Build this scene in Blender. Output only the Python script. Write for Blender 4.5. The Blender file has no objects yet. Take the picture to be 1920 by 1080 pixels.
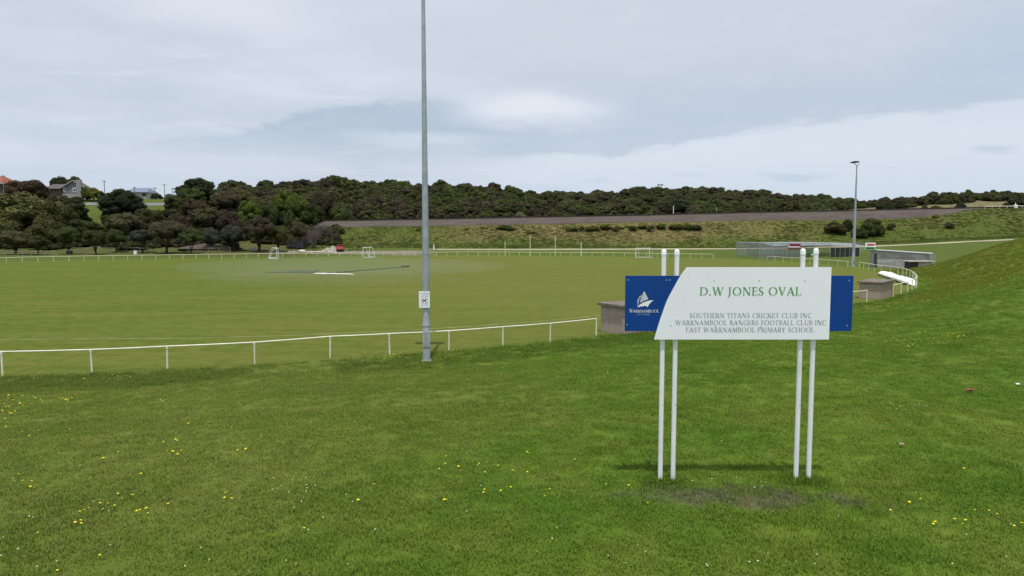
import bpy, bmesh, math, random
import numpy as np
from mathutils import Vector, Matrix
from mathutils.noise import noise as mnoise

R = math.radians
sc = bpy.context.scene
COL = sc.collection
random.seed(7)
rng = np.random.default_rng(11)

# ------------------------------------------------------------------ camera
F = 1297.0                      # focal length in pixels of the 1920 px wide photograph
H = 5.5                         # camera height above the playing field
PITCH = math.atan(100.0 / F)
cam_d = bpy.data.cameras.new('camera')
cam_d.sensor_width = 36.0
cam_d.lens = 36.0 * F / 1920.0
cam_d.clip_start = 0.1
cam_d.clip_end = 9000.0
cam = bpy.data.objects.new('camera', cam_d)
cam.location = (0, 0, H)
cam.rotation_euler = (math.pi / 2 - PITCH, 0, 0)
COL.objects.link(cam)
sc.camera = cam

# ------------------------------------------------------------------ sun, exposure
SUN_EL = R(74)
sun_d = bpy.data.lights.new('sun', 'SUN')
sun_d.energy = 3.4
sun_d.angle = R(0.6)
sun_d.color = (1.0, 0.95, 0.87)
sun = bpy.data.objects.new('sun', sun_d)
sun.rotation_euler = (math.pi / 2 - SUN_EL, 0, 0)
COL.objects.link(sun)
sc.view_settings.view_transform = 'Standard'
sc.view_settings.look = 'None'
sc.view_settings.exposure = 0.0
sc.view_settings.gamma = 1.0
sc.cycles.max_bounces = 6
sc.cycles.transparent_max_bounces = 24
sc.cycles.caustics_reflective = False
sc.cycles.caustics_refractive = False


# ------------------------------------------------------------------ node helper
class NT:
    def __init__(s, tree):
        s.t = tree
        s.n = tree.nodes
        s.l = tree.links

    def node(s, typ, **kw):
        n = s.n.new(typ)
        for k, v in kw.items():
            setattr(n, k, v)
        return n

    def put(s, sock, v):
        if isinstance(v, bpy.types.NodeSocket):
            s.l.new(v, sock)
        elif v is not None:
            if isinstance(v, (tuple, list)) and sock.type == 'RGBA' and len(v) == 3:
                v = (*v, 1.0)
            sock.default_value = v

    def m(s, op, a, b=None, c=None, clamp=False):
        n = s.node('ShaderNodeMath', operation=op, use_clamp=clamp)
        for i, v in enumerate((a, b, c)):
            s.put(n.inputs[i], v)
        return n.outputs[0]

    def ss(s, x, lo, hi):                       # smoothstep lo..hi
        n = s.node('ShaderNodeMapRange', interpolation_type='SMOOTHSTEP')
        s.put(n.inputs['Value'], x)
        n.inputs['From Min'].default_value = lo
        n.inputs['From Max'].default_value = hi
        return n.outputs['Result']

    def mix(s, f, a, b):
        n = s.node('ShaderNodeMix', data_type='RGBA')
        s.put(n.inputs[0], f)
        s.put(n.inputs[6], a)
        s.put(n.inputs[7], b)
        return n.outputs[2]

    def noise(s, vec, scale, detail=3.0, rough=0.55, dist=0.0, out='Fac'):
        n = s.node('ShaderNodeTexNoise')
        s.put(n.inputs['Vector'], vec)
        n.inputs['Scale'].default_value = scale
        n.inputs['Detail'].default_value = detail
        n.inputs['Roughness'].default_value = rough
        n.inputs['Distortion'].default_value = dist
        return n.outputs[0 if out == 'Fac' else 1]

    def scale(s, vec, v):
        n = s.node('ShaderNodeVectorMath', operation='MULTIPLY')
        s.put(n.inputs[0], vec)
        n.inputs[1].default_value = v
        return n.outputs[0]

    def sep(s, vec):
        n = s.node('ShaderNodeSeparateXYZ')
        s.put(n.inputs[0], vec)
        return n.outputs

    def comb(s, x, y, z):
        n = s.node('ShaderNodeCombineXYZ')
        for i, v in enumerate((x, y, z)):
            s.put(n.inputs[i], v)
        return n.outputs[0]

    def ramp(s, f, stops, interp='LINEAR'):
        n = s.node('ShaderNodeValToRGB')
        cr = n.color_ramp
        cr.interpolation = interp
        while len(cr.elements) < len(stops):
            cr.elements.new(0.5)
        for e, (p, c) in zip(cr.elements, stops):
            e.position = p
            e.color = (c, c, c, 1) if isinstance(c, (int, float)) else (*c, 1)
        s.put(n.inputs[0], f)
        return n.outputs[0]


# ------------------------------------------------------------------ world: overcast sky, drawn by direction
def azel(px, py):
    u, v = (px - 960) / F, (540 - py) / F
    c, sn = math.cos(PITCH), math.sin(PITCH)
    d = Vector((u, c + v * sn, -sn + v * c)).normalized()
    return math.atan2(d.x, d.y), math.asin(d.z)


world = bpy.data.worlds.new('World')
sc.world = world
world.use_nodes = True
W = NT(world.node_tree)
W.n.clear()
g = W.node('ShaderNodeTexCoord').outputs['Generated']
gx, gy, gz = W.sep(g)
AZ = W.m('ARCTAN2', gx, gy)
EL = W.m('ARCSINE', gz)
zc = W.m('ADD', W.m('MAXIMUM', gz, 0.0), 0.11)
plane = W.comb(W.m('DIVIDE', gx, zc), W.m('DIVIDE', gy, zc), 0.0)      # the cloud layer seen from below
n_big = W.noise(W.scale(plane, (0.55, 0.9, 1)), 0.75, 5, 0.55, 0.4)
n_mid = W.noise(W.scale(plane, (0.7, 1.5, 1)), 2.1, 6, 0.6, 0.6)
n_fine = W.noise(W.comb(W.m('MULTIPLY', AZ, 5.0), W.m('MULTIPLY', EL, 14.0), 3.0), 3.0, 6, 0.6, 0.3)
n_edge = W.noise(W.comb(W.m('MULTIPLY', AZ, 3.0), W.m('MULTIPLY', EL, 9.0), 8.0), 3.2, 7, 0.62, 0.2)
wob = W.m('MULTIPLY', W.m('SUBTRACT', n_edge, 0.5), 0.05)
ELw = W.m('ADD', EL, wob)


def edge_line(pts):
    """Elevation of a drawn cloud edge as a function of azimuth."""
    ae = [azel(*p) for p in pts]
    stops = [((a + 0.8) / 1.6, e / 0.5) for a, e in ae]
    return W.m('MULTIPLY', W.ramp(W.m('DIVIDE', W.m('ADD', AZ, 0.8), 1.6), stops), 0.5)


def above(pts, soft):
    return W.ss(W.m('SUBTRACT', ELw, edge_line(pts)), -soft, soft)


def blob(px, py, rx, ry, p=1.0):
    a, e = azel(px, py)
    da = W.m('DIVIDE', W.m('SUBTRACT', AZ, a), rx / F)
    de = W.m('DIVIDE', W.m('SUBTRACT', ELw, e), ry / F)
    d = W.m('SQRT', W.m('ADD', W.m('MULTIPLY', da, da), W.m('MULTIPLY', de, de)))
    return W.m('SUBTRACT', 1.0, W.ss(d, 0.15, 1.0))


K = 10.0                                          # the world background runs at strength 0.1
def S(r, g_, b):                                  # sRGB 0-255 -> radiance at strength 0.1
    f = lambda c: (c / 255 / 12.92 if c <= 10 else ((c / 255 + 0.055) / 1.055) ** 2.4) * K
    return (f(r), f(g_), f(b))


sky = W.node('ShaderNodeTexSky', sky_type='NISHITA')
sky.sun_disc = False
sky.sun_elevation = SUN_EL
sky.sun_rotation = math.pi
sky.air_density = 1.0
sky.dust_density = 1.5
GREY = S(200, 211, 224)
PALE = S(215, 224, 236)
WHITE = S(226, 232, 242)
BLUE = S(193, 208, 228)
col = W.mix(W.ss(n_big, 0.34, 0.66), GREY, PALE)
col = W.mix(W.m('MULTIPLY', W.ss(n_mid, 0.5, 0.72), 0.45), col, WHITE)
# big grey deck whose lower edge falls from the upper right to the middle
deck_low = above([(700, 268), (950, 290), (1120, 288), (1300, 272), (1480, 240), (1600, 225), (1920, 196)], 0.006)
deck_side = W.ss(AZ, azel(820, 250)[0], azel(1010, 250)[0])
gap = W.m('MULTIPLY', W.m('SUBTRACT', 1.0, deck_low), W.ss(AZ, azel(800, 0)[0], azel(1000, 0)[0]))
deckf = W.m('MULTIPLY', deck_low, deck_side)
deck_col = W.mix(W.ss(W.m('ADD', EL, wob), azel(960, 230)[1], azel(960, 90)[1]), S(193, 206, 223), S(208, 216, 227))
col = W.mix(W.m('MULTIPLY', deckf, 0.8), col, deck_col)
col = W.mix(W.m('MULTIPLY', gap, 0.9), col, S(220, 229, 240))
# long grey lens of cloud over the hills at the left
lens_top = above([(120, 300), (260, 268), (480, 236), (640, 200), (760, 190), (860, 196), (960, 225), (1060, 262)], 0.005)
lens_low = W.ss(EL, azel(700, 335)[1], azel(700, 225)[1])
lens_side = W.m('MULTIPLY', W.ss(AZ, azel(150, 300)[0], azel(420, 300)[0]), W.m('SUBTRACT', 1.0, W.ss(AZ, azel(900, 300)[0], azel(1080, 300)[0])))
lens = W.m('MULTIPLY', W.m('MULTIPLY', W.m('SUBTRACT', 1.0, lens_top), lens_low), lens_side)
col = W.mix(W.m('MULTIPLY', lens, 1.0), col, S(184, 199, 217))
# bright breaks
col = W.mix(W.m('MULTIPLY', blob(1000, 205, 210, 52), 1.0), col, S(230, 236, 246))
col = W.mix(W.m('MULTIPLY', blob(790, 262, 190, 22), 0.6), col, S(220, 229, 239))
col = W.mix(W.m('MULTIPLY', blob(400, 10, 260, 70), 0.8), col, S(227, 232, 242))
col = W.mix(W.m('MULTIPLY', blob(60, 80, 260, 45), 0.5), col, S(218, 226, 236))
col = W.mix(W.m('MULTIPLY', blob(400, 305, 300, 24), 0.5), col, S(214, 224, 235))
col = W.mix(W.m('MULTIPLY', blob(1900, 90, 200, 130), 0.6), col, S(188, 204, 225))
# small low clouds near the horizon
for (bx, by, rx, ry, k) in ((1490, 331, 85, 11, .8), (1860, 284, 45, 9, .8), (1290, 329, 60, 7, .5), (1120, 336, 50, 9, .5), (1000, 352, 110, 18, .5), (1670, 311, 20, 4, .6),
                            (250, 245, 260, 20, .35), (60, 240, 130, 26, .5)):
    col = W.mix(W.m('MULTIPLY', blob(bx, by, rx, ry), k), col, S(196, 210, 226))
# bluer air low down
low = W.m('SUBTRACT', 1.0, W.ss(EL, azel(960, 380)[1], azel(960, 300)[1]))
col = W.mix(W.m('MULTIPLY', low, 0.5), col, S(198, 215, 234))
col = W.mix(W.m('MULTIPLY', W.ss(n_fine, 0.45, 0.75), 0.14), col, S(230, 236, 244))
# unseen brighter sky added round the sun behind the camera, lifts the sign
sd = (0.0, -math.cos(SUN_EL), math.sin(SUN_EL))
dp = W.node('ShaderNodeVectorMath', operation='DOT_PRODUCT')
W.put(dp.inputs[0], g)
dp.inputs[1].default_value = sd
glow = W.ss(dp.outputs['Value'], 0.55, 1.0)
col = W.mix(glow, col, (9.5, 9.3, 9.0))
col = W.mix(0.05, col, sky.outputs[0])            # a trace of clear sky through the deck
bg = W.node('ShaderNodeBackground')
bg.inputs['Strength'].default_value = 0.1
W.l.new(col, bg.inputs['Color'])
W.l.new(bg.outputs[0], W.node('ShaderNodeOutputWorld').inputs['Surface'])


# ------------------------------------------------------------------ pixel -> world
def ray(px, py):
    u, v = (px - 960) / F, (540 - py) / F
    c, sn = math.cos(PITCH), math.sin(PITCH)
    return Vector((u, c + v * sn, -sn + v * c))


def P(px, py, Y):
    d = ray(px, py)
    return Vector((0, 0, H)) + d * (Y / d.y)


def GP(px, py, z=0.0):
    d = ray(px, py)
    return Vector((0, 0, H)) + d * ((z - H) / d.z)


# ------------------------------------------------------------------ object helpers
def tag(o, label=None, cat=None, group=None, kind=None):
    if label: o['label'] = label
    if cat: o['category'] = cat
    if group: o['group'] = group
    if kind: o['kind'] = kind
    return o


def thing(name, label, cat, loc=(0, 0, 0), rz=0.0, group=None):
    o = bpy.data.objects.new(name, None)
    o.empty_display_size = 0.3
    o.location = loc
    o.rotation_euler = (0, 0, rz)
    COL.objects.link(o)
    return tag(o, label, cat, group)


def link_mesh(name, me, mat, parent=None):
    o = bpy.data.objects.new(name, me)
    if mat is not None and not me.materials:
        me.materials.append(mat)
    COL.objects.link(o)
    if parent is not None:
        o.parent = parent
    return o


class MB:
    """Collects boxes, tubes, prisms and polygons; builds ONE mesh object."""
    def __init__(s):
        s.v, s.f = [], []

    def add(s, vs, fs):
        b = len(s.v)
        s.v += [tuple(v) for v in vs]
        s.f += [tuple(b + i for i in f) for f in fs]
        return s

    def box(s, x0, x1, y0, y1, z0, z1):
        vs = [(x, y, z) for z in (z0, z1) for y in (y0, y1) for x in (x0, x1)]
        return s.add(vs, [(0, 2, 3, 1), (4, 5, 7, 6), (0, 1, 5, 4), (2, 6, 7, 3), (0, 4, 6, 2), (1, 3, 7, 5)])

    def bbox(s, x0, x1, y0, y1, z0, z1, b=0.02):
        """Box with chamfered edges."""
        bm = bmesh.new()
        bmesh.ops.create_cube(bm, size=1)
        for v in bm.verts:
            v.co = Vector(((x0 + x1) / 2 + v.co.x * (x1 - x0), (y0 + y1) / 2 + v.co.y * (y1 - y0), (z0 + z1) / 2 + v.co.z * (z1 - z0)))
        bmesh.ops.bevel(bm, geom=bm.edges[:], offset=b, segments=2, profile=0.6, affect='EDGES')
        bm.verts.index_update()
        s.add([v.co[:] for v in bm.verts], [[v.index for v in f.verts] for f in bm.faces])
        bm.free()
        return s

    def tube(s, pts, rads, n=8, cap=True):
        pts = [Vector(p) for p in pts]
        if not isinstance(rads, (list, tuple)):
            rads = [rads] * len(pts)
        b = len(s.v)
        ref = None
        for i, p in enumerate(pts):
            t = (pts[min(i + 1, len(pts) - 1)] - pts[max(i - 1, 0)]).normalized()
            if ref is None:
                ref = Vector((1, 0, 0)) if abs(t.x) < 0.8 else Vector((0, 1, 0))
            a = (ref - t * ref.dot(t)).normalized()
            ref = a
            c = t.cross(a)
            for k in range(n):
                q = 2 * math.pi * k / n
                s.v.append(tuple(p + (a * math.cos(q) + c * math.sin(q)) * rads[i]))
        for i in range(len(pts) - 1):
            for k in range(n):
                k2 = (k + 1) % n
                s.f.append((b + i * n + k, b + i * n + k2, b + (i + 1) * n + k2, b + (i + 1) * n + k))
        if cap:
            s.f.append(tuple(b + k for k in reversed(range(n))))
            s.f.append(tuple(b + (len(pts) - 1) * n + k for k in range(n)))
        return s

    def prism(s, poly, y0, y1):
        """Polygon in x,z pulled from y0 to y1."""
        n = len(poly)
        vs = [(x, y0, z) for x, z in poly] + [(x, y1, z) for x, z in poly]
        return s.add(vs, [tuple(range(n)), tuple(reversed(range(n, 2 * n)))] + [(i, i + n, (i + 1) % n + n, (i + 1) % n) for i in range(n)])

    def mesh(s, name):
        me = bpy.data.meshes.new(name)
        me.from_pydata(s.v, [], s.f)
        bm = bmesh.new()
        bm.from_mesh(me)
        bmesh.ops.recalc_face_normals(bm, faces=bm.faces[:])
        bm.to_mesh(me)
        bm.free()
        return me

    def build(s, name, mat, parent=None, smooth=False):
        me = s.mesh(name)
        if smooth:
            me.shade_smooth()
            me.set_sharp_from_angle(angle=R(40))
        return link_mesh(name, me, mat, parent)


# ------------------------------------------------------------------ materials
def mat_new(name):
    m = bpy.data.materials.new(name)
    m.use_nodes = True
    T = NT(m.node_tree)
    b = T.n['Principled BSDF']
    return m, T, b


def paint(name, c, rough=0.5, metal=0.0, var=0.12, scale=6.0, grime=None, bump=0.0, spec=0.4):
    """Plain surface with mottling and optional dirt of its own colour."""
    m, T, b = mat_new(name)
    p = T.node('ShaderNodeTexCoord').outputs['Object']
    n = T.noise(p, scale, 5, 0.6)
    c2 = tuple(min(1, x * (1 - var)) for x in c)
    c1 = tuple(min(1, x * (1 + var * 0.6)) for x in c)
    cc = T.mix(T.ss(n, 0.3, 0.7), c2, c1)
    if grime:
        n2 = T.noise(T.scale(p, (1, 1, 0.35)), scale * 2.3, 6, 0.65)
        cc = T.mix(T.m('MULTIPLY', T.ss(n2, 0.52, 0.75), 0.6), cc, grime)
    T.put(b.inputs['Base Color'], cc)
    b.inputs['Roughness'].default_value = rough
    b.inputs['Metallic'].default_value = metal
    b.inputs['Specular IOR Level'].default_value = spec
    if bump:
        bp = T.node('ShaderNodeBump')
        bp.inputs['Strength'].default_value = bump
        bp.inputs['Distance'].default_value = 0.02
        T.put(bp.inputs['Height'], T.noise(p, scale * 6, 4))
        T.l.new(bp.outputs[0], b.inputs['Normal'])
    return m


M = {}
M['white'] = paint('white_paint', (0.84, 0.86, 0.91), 0.35, var=0.05, grime=(0.58, 0.59, 0.60), scale=3)
M['panel_white'] = paint('white_panel', (0.86, 0.89, 0.99), 0.4, var=0.02, scale=1.5, grime=(0.77, 0.82, 0.91))
M['panel_blue'] = paint('blue_panel', (0.003, 0.050, 0.265), 0.42, var=0.08, scale=1.5, spec=0.25)
M['letter_green'] = paint('green_lettering', (0.085, 0.33, 0.10), 0.5)
M['letter_grey'] = paint('grey_green_lettering', (0.32, 0.39, 0.38), 0.5)
M['letter_white'] = paint('white_lettering', (0.85, 0.87, 0.9), 0.5, var=0.03)
M['letter_pale'] = paint('pale_blue_lettering', (0.42, 0.53, 0.68), 0.5, var=0.03)
M['rail_white'] = paint('worn_white_rail', (0.74, 0.73, 0.62), 0.5, var=0.12, grime=(0.42, 0.41, 0.33), scale=2.5)
M['rail_far'] = paint('weathered_cream_rail', (0.70, 0.69, 0.48), 0.6, var=0.1, grime=(0.48, 0.46, 0.32), scale=1.0)
M['galv'] = paint('galvanised_steel', (0.38, 0.42, 0.48), 0.5, 0.35, var=0.16, scale=2.2, grime=(0.27, 0.29, 0.33))
M['galv_far'] = paint('grey_steel', (0.34, 0.37, 0.42), 0.5, 0.2, var=0.1, scale=1.0)
M['concrete'] = paint('pale_concrete', (0.44, 0.42, 0.39), 0.9, var=0.25, scale=3, bump=0.3)
M['dark'] = paint('dark_metal', (0.03, 0.034, 0.04), 0.5)
M['black'] = paint('black_paint', (0.015, 0.015, 0.017), 0.6)
M['bark'] = paint('grey_brown_bark', (0.060, 0.047, 0.036), 0.95, var=0.35, scale=5, bump=0.5)
M['timber'] = paint('weathered_timber', (0.26, 0.24, 0.20), 0.9, var=0.3, scale=4)
M['glass'] = paint('dark_glass', (0.03, 0.035, 0.045), 0.1, var=0.1, spec=0.6)
M['tarp'] = paint('white_tarpaulin', (0.80, 0.80, 0.79), 0.55, var=0.06, scale=1.5, grime=(0.62, 0.62, 0.6))
M['red'] = paint('red_truck_paint', (0.42, 0.022, 0.028), 0.35, var=0.1, scale=2)
M['maroon'] = paint('maroon_board', (0.23, 0.014, 0.045), 0.5)
M['sign_green'] = paint('green_board', (0.03, 0.26, 0.08), 0.5)
M['sign_yellow'] = paint('yellow_board', (0.55, 0.36, 0.02), 0.5)
M['sign_red'] = paint('red_board', (0.50, 0.10, 0.09), 0.5)
M['terracotta'] = paint('terracotta_tiles', (0.26, 0.085, 0.052), 0.8, var=0.25)
M['roof_grey'] = paint('grey_brown_tiles', (0.095, 0.085, 0.078), 0.85, var=0.25, scale=2)
M['roof_blue'] = paint('blue_grey_sheet_roof', (0.15, 0.20, 0.29), 0.5, var=0.15, scale=2)
M['wall_grey'] = paint('blue_grey_boards', (0.20, 0.215, 0.25), 0.8, var=0.12, scale=2)
M['wall_brown'] = paint('brown_boards', (0.14, 0.11, 0.09), 0.85, var=0.2, scale=2)
M['wall_cream'] = paint('cream_render', (0.36, 0.36, 0.35), 0.85, var=0.12, scale=2)
M['gravel'] = paint('crushed_gravel', (0.30, 0.27, 0.24), 0.95, var=0.3, scale=3, bump=0.5)
M['rock'] = paint('pale_rock', (0.50, 0.47, 0.41), 0.9, var=0.3, scale=4, bump=0.5)
M['rail_steel'] = paint('rusty_rail', (0.03, 0.024, 0.022), 0.95, var=0.2)
M['sleeper'] = paint('old_sleeper', (0.10, 0.085, 0.075), 0.9, var=0.3)
M['shade_cloth'] = paint('dark_green_shade_cloth', (0.022, 0.035, 0.032), 0.9, var=0.25, scale=1.0)


def screen(name, c, alpha):
    """Chain link seen from afar: strands below pixel size, so an even part of the light passes."""
    m, T, b = mat_new(name)
    b.inputs['Base Color'].default_value = (*c, 1)
    b.inputs['Roughness'].default_value = 0.6
    p = T.node('ShaderNodeTexCoord').outputs['Object']
    n = T.noise(p, 0.8, 4)
    T.put(b.inputs['Alpha'], T.m('MULTIPLY_ADD', n, 0.2, alpha - 0.1))
    return m


M['chain_link'] = screen('chain_link', (0.30, 0.34, 0.37), 0.30)
M['net_roof'] = screen('net_roof', (0.30, 0.335, 0.37), 0.62)


def blockwork(name, c1, c2, mortar, bw, bh):
    m, T, b = mat_new(name)
    p = T.node('ShaderNodeTexCoord').outputs['Object']
    x, y, z = T.sep(p)
    vec = T.comb(T.m('ADD', x, y), z, 0.0)
    br = T.node('ShaderNodeTexBrick')
    T.put(br.inputs['Vector'], vec)
    br.inputs['Color1'].default_value = (*c1, 1)
    br.inputs['Color2'].default_value = (*c2, 1)
    br.inputs['Mortar'].default_value = (*mortar, 1)
    br.inputs['Scale'].default_value = 1.0
    br.inputs['Brick Width'].default_value = bw
    br.inputs['Row Height'].default_value = bh
    br.inputs['Mortar Size'].default_value = 0.012
    br.inputs['Bias'].default_value = 0.0
    n = T.noise(p, 1.7, 6, 0.65)
    cc = T.mix(T.m('MULTIPLY', T.ss(n, 0.45, 0.75), 0.55), br.outputs['Color'], tuple(v * 0.55 for v in c1))
    n2 = T.noise(p, 14, 4, 0.6)
    cc = T.mix(T.m('MULTIPLY', T.ss(n2, 0.4, 0.8), 0.3), cc, tuple(min(1, v * 1.3) for v in c2))
    T.put(b.inputs['Base Color'], cc)
    b.inputs['Roughness'].default_value = 0.92
    bp = T.node('ShaderNodeBump')
    bp.inputs['Strength'].default_value = 0.5
    bp.inputs['Distance'].default_value = 0.01
    T.put(bp.inputs['Height'], T.m('SUBTRACT', n2, br.outputs['Fac']))
    T.l.new(bp.outputs[0], b.inputs['Normal'])
    return m


M['block_grey'] = blockwork('grey_block_wall', (0.27, 0.27, 0.275), (0.47, 0.465, 0.455), (0.18, 0.18, 0.18), 0.95, 0.44)
M['block_buff'] = blockwork('buff_block_wall', (0.345, 0.275, 0.24), (0.385, 0.315, 0.275), (0.17, 0.135, 0.115), 2.3, 0.5)
M['slab'] = paint('stained_concrete_slab', (0.17, 0.138, 0.122), 0.95, var=0.3, scale=3, grime=(0.10, 0.085, 0.07), bump=0.4)

# ================================================================== TERRAIN
def catmull(pts, per=8, closed=False):
    pts = [np.array(p, float) for p in pts]
    n = len(pts)
    out = []
    for i in range(n if closed else n - 1):
        if closed:
            p0, p1, p2, p3 = pts[i - 1], pts[i], pts[(i + 1) % n], pts[(i + 2) % n]
        else:
            p0, p1, p2, p3 = pts[max(i - 1, 0)], pts[i], pts[i + 1], pts[min(i + 2, n - 1)]
        for k in range(per):
            t = k / per
            out.append(0.5 * ((2 * p1) + (p2 - p0) * t + (2 * p0 - 5 * p1 + 4 * p2 - p3) * t * t + (3 * p1 - p0 - 3 * p2 + p3) * t ** 3))
    if not closed:
        out.append(pts[-1])
    return np.array(out)


def g2(px, py, z=0.0):
    v = GP(px, py, z)
    return (v.x, v.y)


near_px = [(5, 705), (172, 699), (315, 693), (478, 684), (620, 671), (730, 664), (842, 657), (943, 648), (1032, 640), (1118, 630)]
curve_px = [(1625, 566), (1675, 555), (1711, 543), (1719, 536), (1701, 520), (1680, 514), (1643, 509), (1611, 503)]
back_px = [(1590, 501), (1438, 489.5), (1337, 485), (1200, 482.5), (960, 480), (700, 481), (500, 483.5), (300, 486.7), (160, 489), (0, 493)]
OVAL = catmull([(-80, 33), (-54, 25), (-35, 24.5)] + [g2(*p) for p in near_px[::3]] + [g2(*p) for p in curve_px] + [g2(*p) for p in back_px] +
               [(-112, 115), (-117, 88), (-105, 58)], 8, True)


def seg_dist(x, y, poly, closed=True):
    a = poly
    b = np.roll(poly, -1, 0)
    if not closed:
        a, b = poly[:-1], poly[1:]
    out = np.empty(x.shape)
    for s in range(0, x.size, 20000):
        px, py = x[s:s + 20000, None], y[s:s + 20000, None]
        dx, dy = (b - a)[:, 0][None], (b - a)[:, 1][None]
        t = np.clip(((px - a[:, 0]) * dx + (py - a[:, 1]) * dy) / (dx * dx + dy * dy), 0, 1)
        out[s:s + 20000] = np.sqrt(((px - a[:, 0] - t * dx) ** 2 + (py - a[:, 1] - t * dy) ** 2).min(1))
    return out


def inside(x, y, poly):
    r = np.zeros(x.shape, bool)
    a, b = poly, np.roll(poly, -1, 0)
    for (x0, y0), (x1, y1) in zip(a, b):
        if y0 == y1:
            continue
        c = ((y0 > y) != (y1 > y)) & (x < (x1 - x0) * (y - y0) / (y1 - y0) + x0)
        r ^= c
    return r


def dist_oval(x, y):
    d = seg_dist(x, y, OVAL)
    return np.where(inside(x, y, OVAL), -d, d)


def sst(x, lo, hi):
    t = np.clip((x - lo) / (hi - lo), 0, 1)
    return t * t * (3 - 2 * t)


def zpy(py, Y):
    return P(960, py, Y).z


# far terrain: one column of (distance, height) knots per picture column
RIDGE = [(-200, 372), (0, 372), (330, 370), (420, 366), (480, 360), (540, 356), (600, 351), (640, 348), (700, 354), (800, 355), (900, 359), (950, 366), (1000, 373),
         (1050, 377), (1080, 375), (1100, 371), (1200, 361), (1240, 359), (1300, 362), (1400, 369), (1480, 379), (1560, 382), (1650, 383), (1700, 378), (1760, 371), (1840, 364), (1920, 367), (2300, 360)]
def ridge(px):
    return np.interp(px, [p[0] for p in RIDGE], [p[1] for p in RIDGE]) + np.interp(px, [430, 600, 1000, 1500, 1700], [0, 2.5, 4.5, 4, 2])


def interp(px, tab):
    return float(np.interp(px, [t[0] for t in tab], [t[1] for t in tab]))


FOOT = [(600, 456), (800, 457), (1000, 458), (1200, 463), (1400, 463), (1550, 456), (1700, 450), (1920, 440), (2300, 430)]
GTOP = [(500, 428), (620, 426), (800, 424), (1000, 420), (1200, 416.5), (1400, 413), (1550, 413), (1700, 409), (1760, 403), (1830, 393), (1920, 392), (2300, 388)]
BTOP = [(500, 417), (620, 415.5), (800, 412.5), (1000, 408.5), (1200, 405), (1400, 400), (1600, 396), (1700, 393.5), (1830, 391), (1920, 390), (2300, 386)]
PATHY = [(600, 471), (1000, 471), (1400, 469.5), (1550, 467), (1690, 462), (1800, 456), (1900, 451), (2300, 441)]
D0 = [(0, 137), (160, 147), (300, 155), (500, 166), (700, 176), (960, 180), (1200, 170), (1337, 160), (1438, 146), (1600, 121), (2300, 121)]
COLS_PX = [-400, 0, 150, 300, 410, 530, 620, 700, 800, 900, 1000, 1100, 1200, 1300, 1400, 1500, 1600, 1700, 1760, 1830, 1920, 2300]
KD, KZ = [], []
for px in COLS_PX:
    rz = zpy(float(ridge(px)), 340)
    d0 = interp(px, D0)
    if px <= 420:
        d = [d0 + 1, 170, 176, 191, 208, 229, 246, 263, 335, 430]
        z = [0, .75, 1.0, 2.8, 7.0, 13.6, 17.8, 18.8, rz, 12]
    else:
        zp = zpy(interp(px, PATHY), 189)
        zt, zb = zpy(interp(px, GTOP), 225), zpy(interp(px, BTOP), 231)
        d = [d0 + 1, 187.5, 192, 205, 225, 231, 237.5, 243, 340, 430]
        z = [0, zp, zp + 0.55, zpy(interp(px, FOOT), 205), zt, zb, zb + 0.05, zb - 0.5, rz, rz - 9]
    KD.append([0] + d + [900, 9000])
    KZ.append([0] + z + [6, 6])
KD, KZ = np.array(KD), np.array(KZ)
KU = (np.array(COLS_PX) - 960) / F


def far_z(x, y):
    yy = np.maximum(y, 1.0)
    u = np.clip(x / yy, KU[0], KU[-1])
    i = np.clip(np.searchsorted(KU, u) - 1, 0, len(KU) - 2)
    t = (u - KU[i]) / (KU[i + 1] - KU[i])
    D = KD[i] * (1 - t)[:, None] + KD[i + 1] * t[:, None]
    Z = KZ[i] * (1 - t)[:, None] + KZ[i + 1] * t[:, None]
    out = np.zeros(x.shape)
    for k in range(D.shape[1] - 1):
        m = (yy >= D[:, k]) & (yy < D[:, k + 1])
        s = (yy - D[:, k]) / (D[:, k + 1] - D[:, k])
        out = np.where(m, Z[:, k] + s * (Z[:, k + 1] - Z[:, k]), out)
    return np.where(yy >= D[:, -1], Z[:, -1], out)


def vnoise(x, y, s, seed):
    """Cheap smooth value noise."""
    r = np.random.default_rng(seed).random((64, 64))
    X, Y = x / s, y / s
    xi, yi = np.floor(X).astype(int), np.floor(Y).astype(int)
    fx, fy = X - xi, Y - yi
    fx, fy = fx * fx * (3 - 2 * fx), fy * fy * (3 - 2 * fy)
    q = lambda a, b: r[a % 64, b % 64]
    return (q(xi, yi) * (1 - fx) + q(xi + 1, yi) * fx) * (1 - fy) + (q(xi, yi + 1) * (1 - fx) + q(xi + 1, yi + 1) * fx) * fy - 0.5


def height(x, y, d=None):
    x, y = np.atleast_1d(np.asarray(x, float)), np.atleast_1d(np.asarray(y, float))
    if d is None:
        d = dist_oval(x, y)
    do = np.maximum(d, 0)
    fade = 1 - sst(y, 90, 113)
    gain = (1.945 + 3.95 * sst(x, 14, 50)) * fade
    near = gain * (1 - np.exp(-(do / (13.0 - 2.0 * sst(x, 14, 40))) ** (2.0 + 0.2 * sst(x, 14, 40))))
    near += (vnoise(x, y, 6, 1) * 0.16 + vnoise(x, y, 2.2, 2) * 0.05) * sst(do, 1, 8) * fade
    w = sst(y, 104, 150)
    far = far_z(x, y) * sst(do, 0, 5)
    far += sst(y, 190, 215) * (vnoise(x, y, 12, 3) * 0.4 + vnoise(x, y, 3.5, 4) * 0.05) * np.where((y > 222) & (y < 245) & (x / np.maximum(y, 1) > -0.36), 0.0, 1.0)
    return np.where(d <= 0, 0.0, near * (1 - w) + far * w)


def hz(x, y):
    return float(height(x, y)[0])


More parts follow.
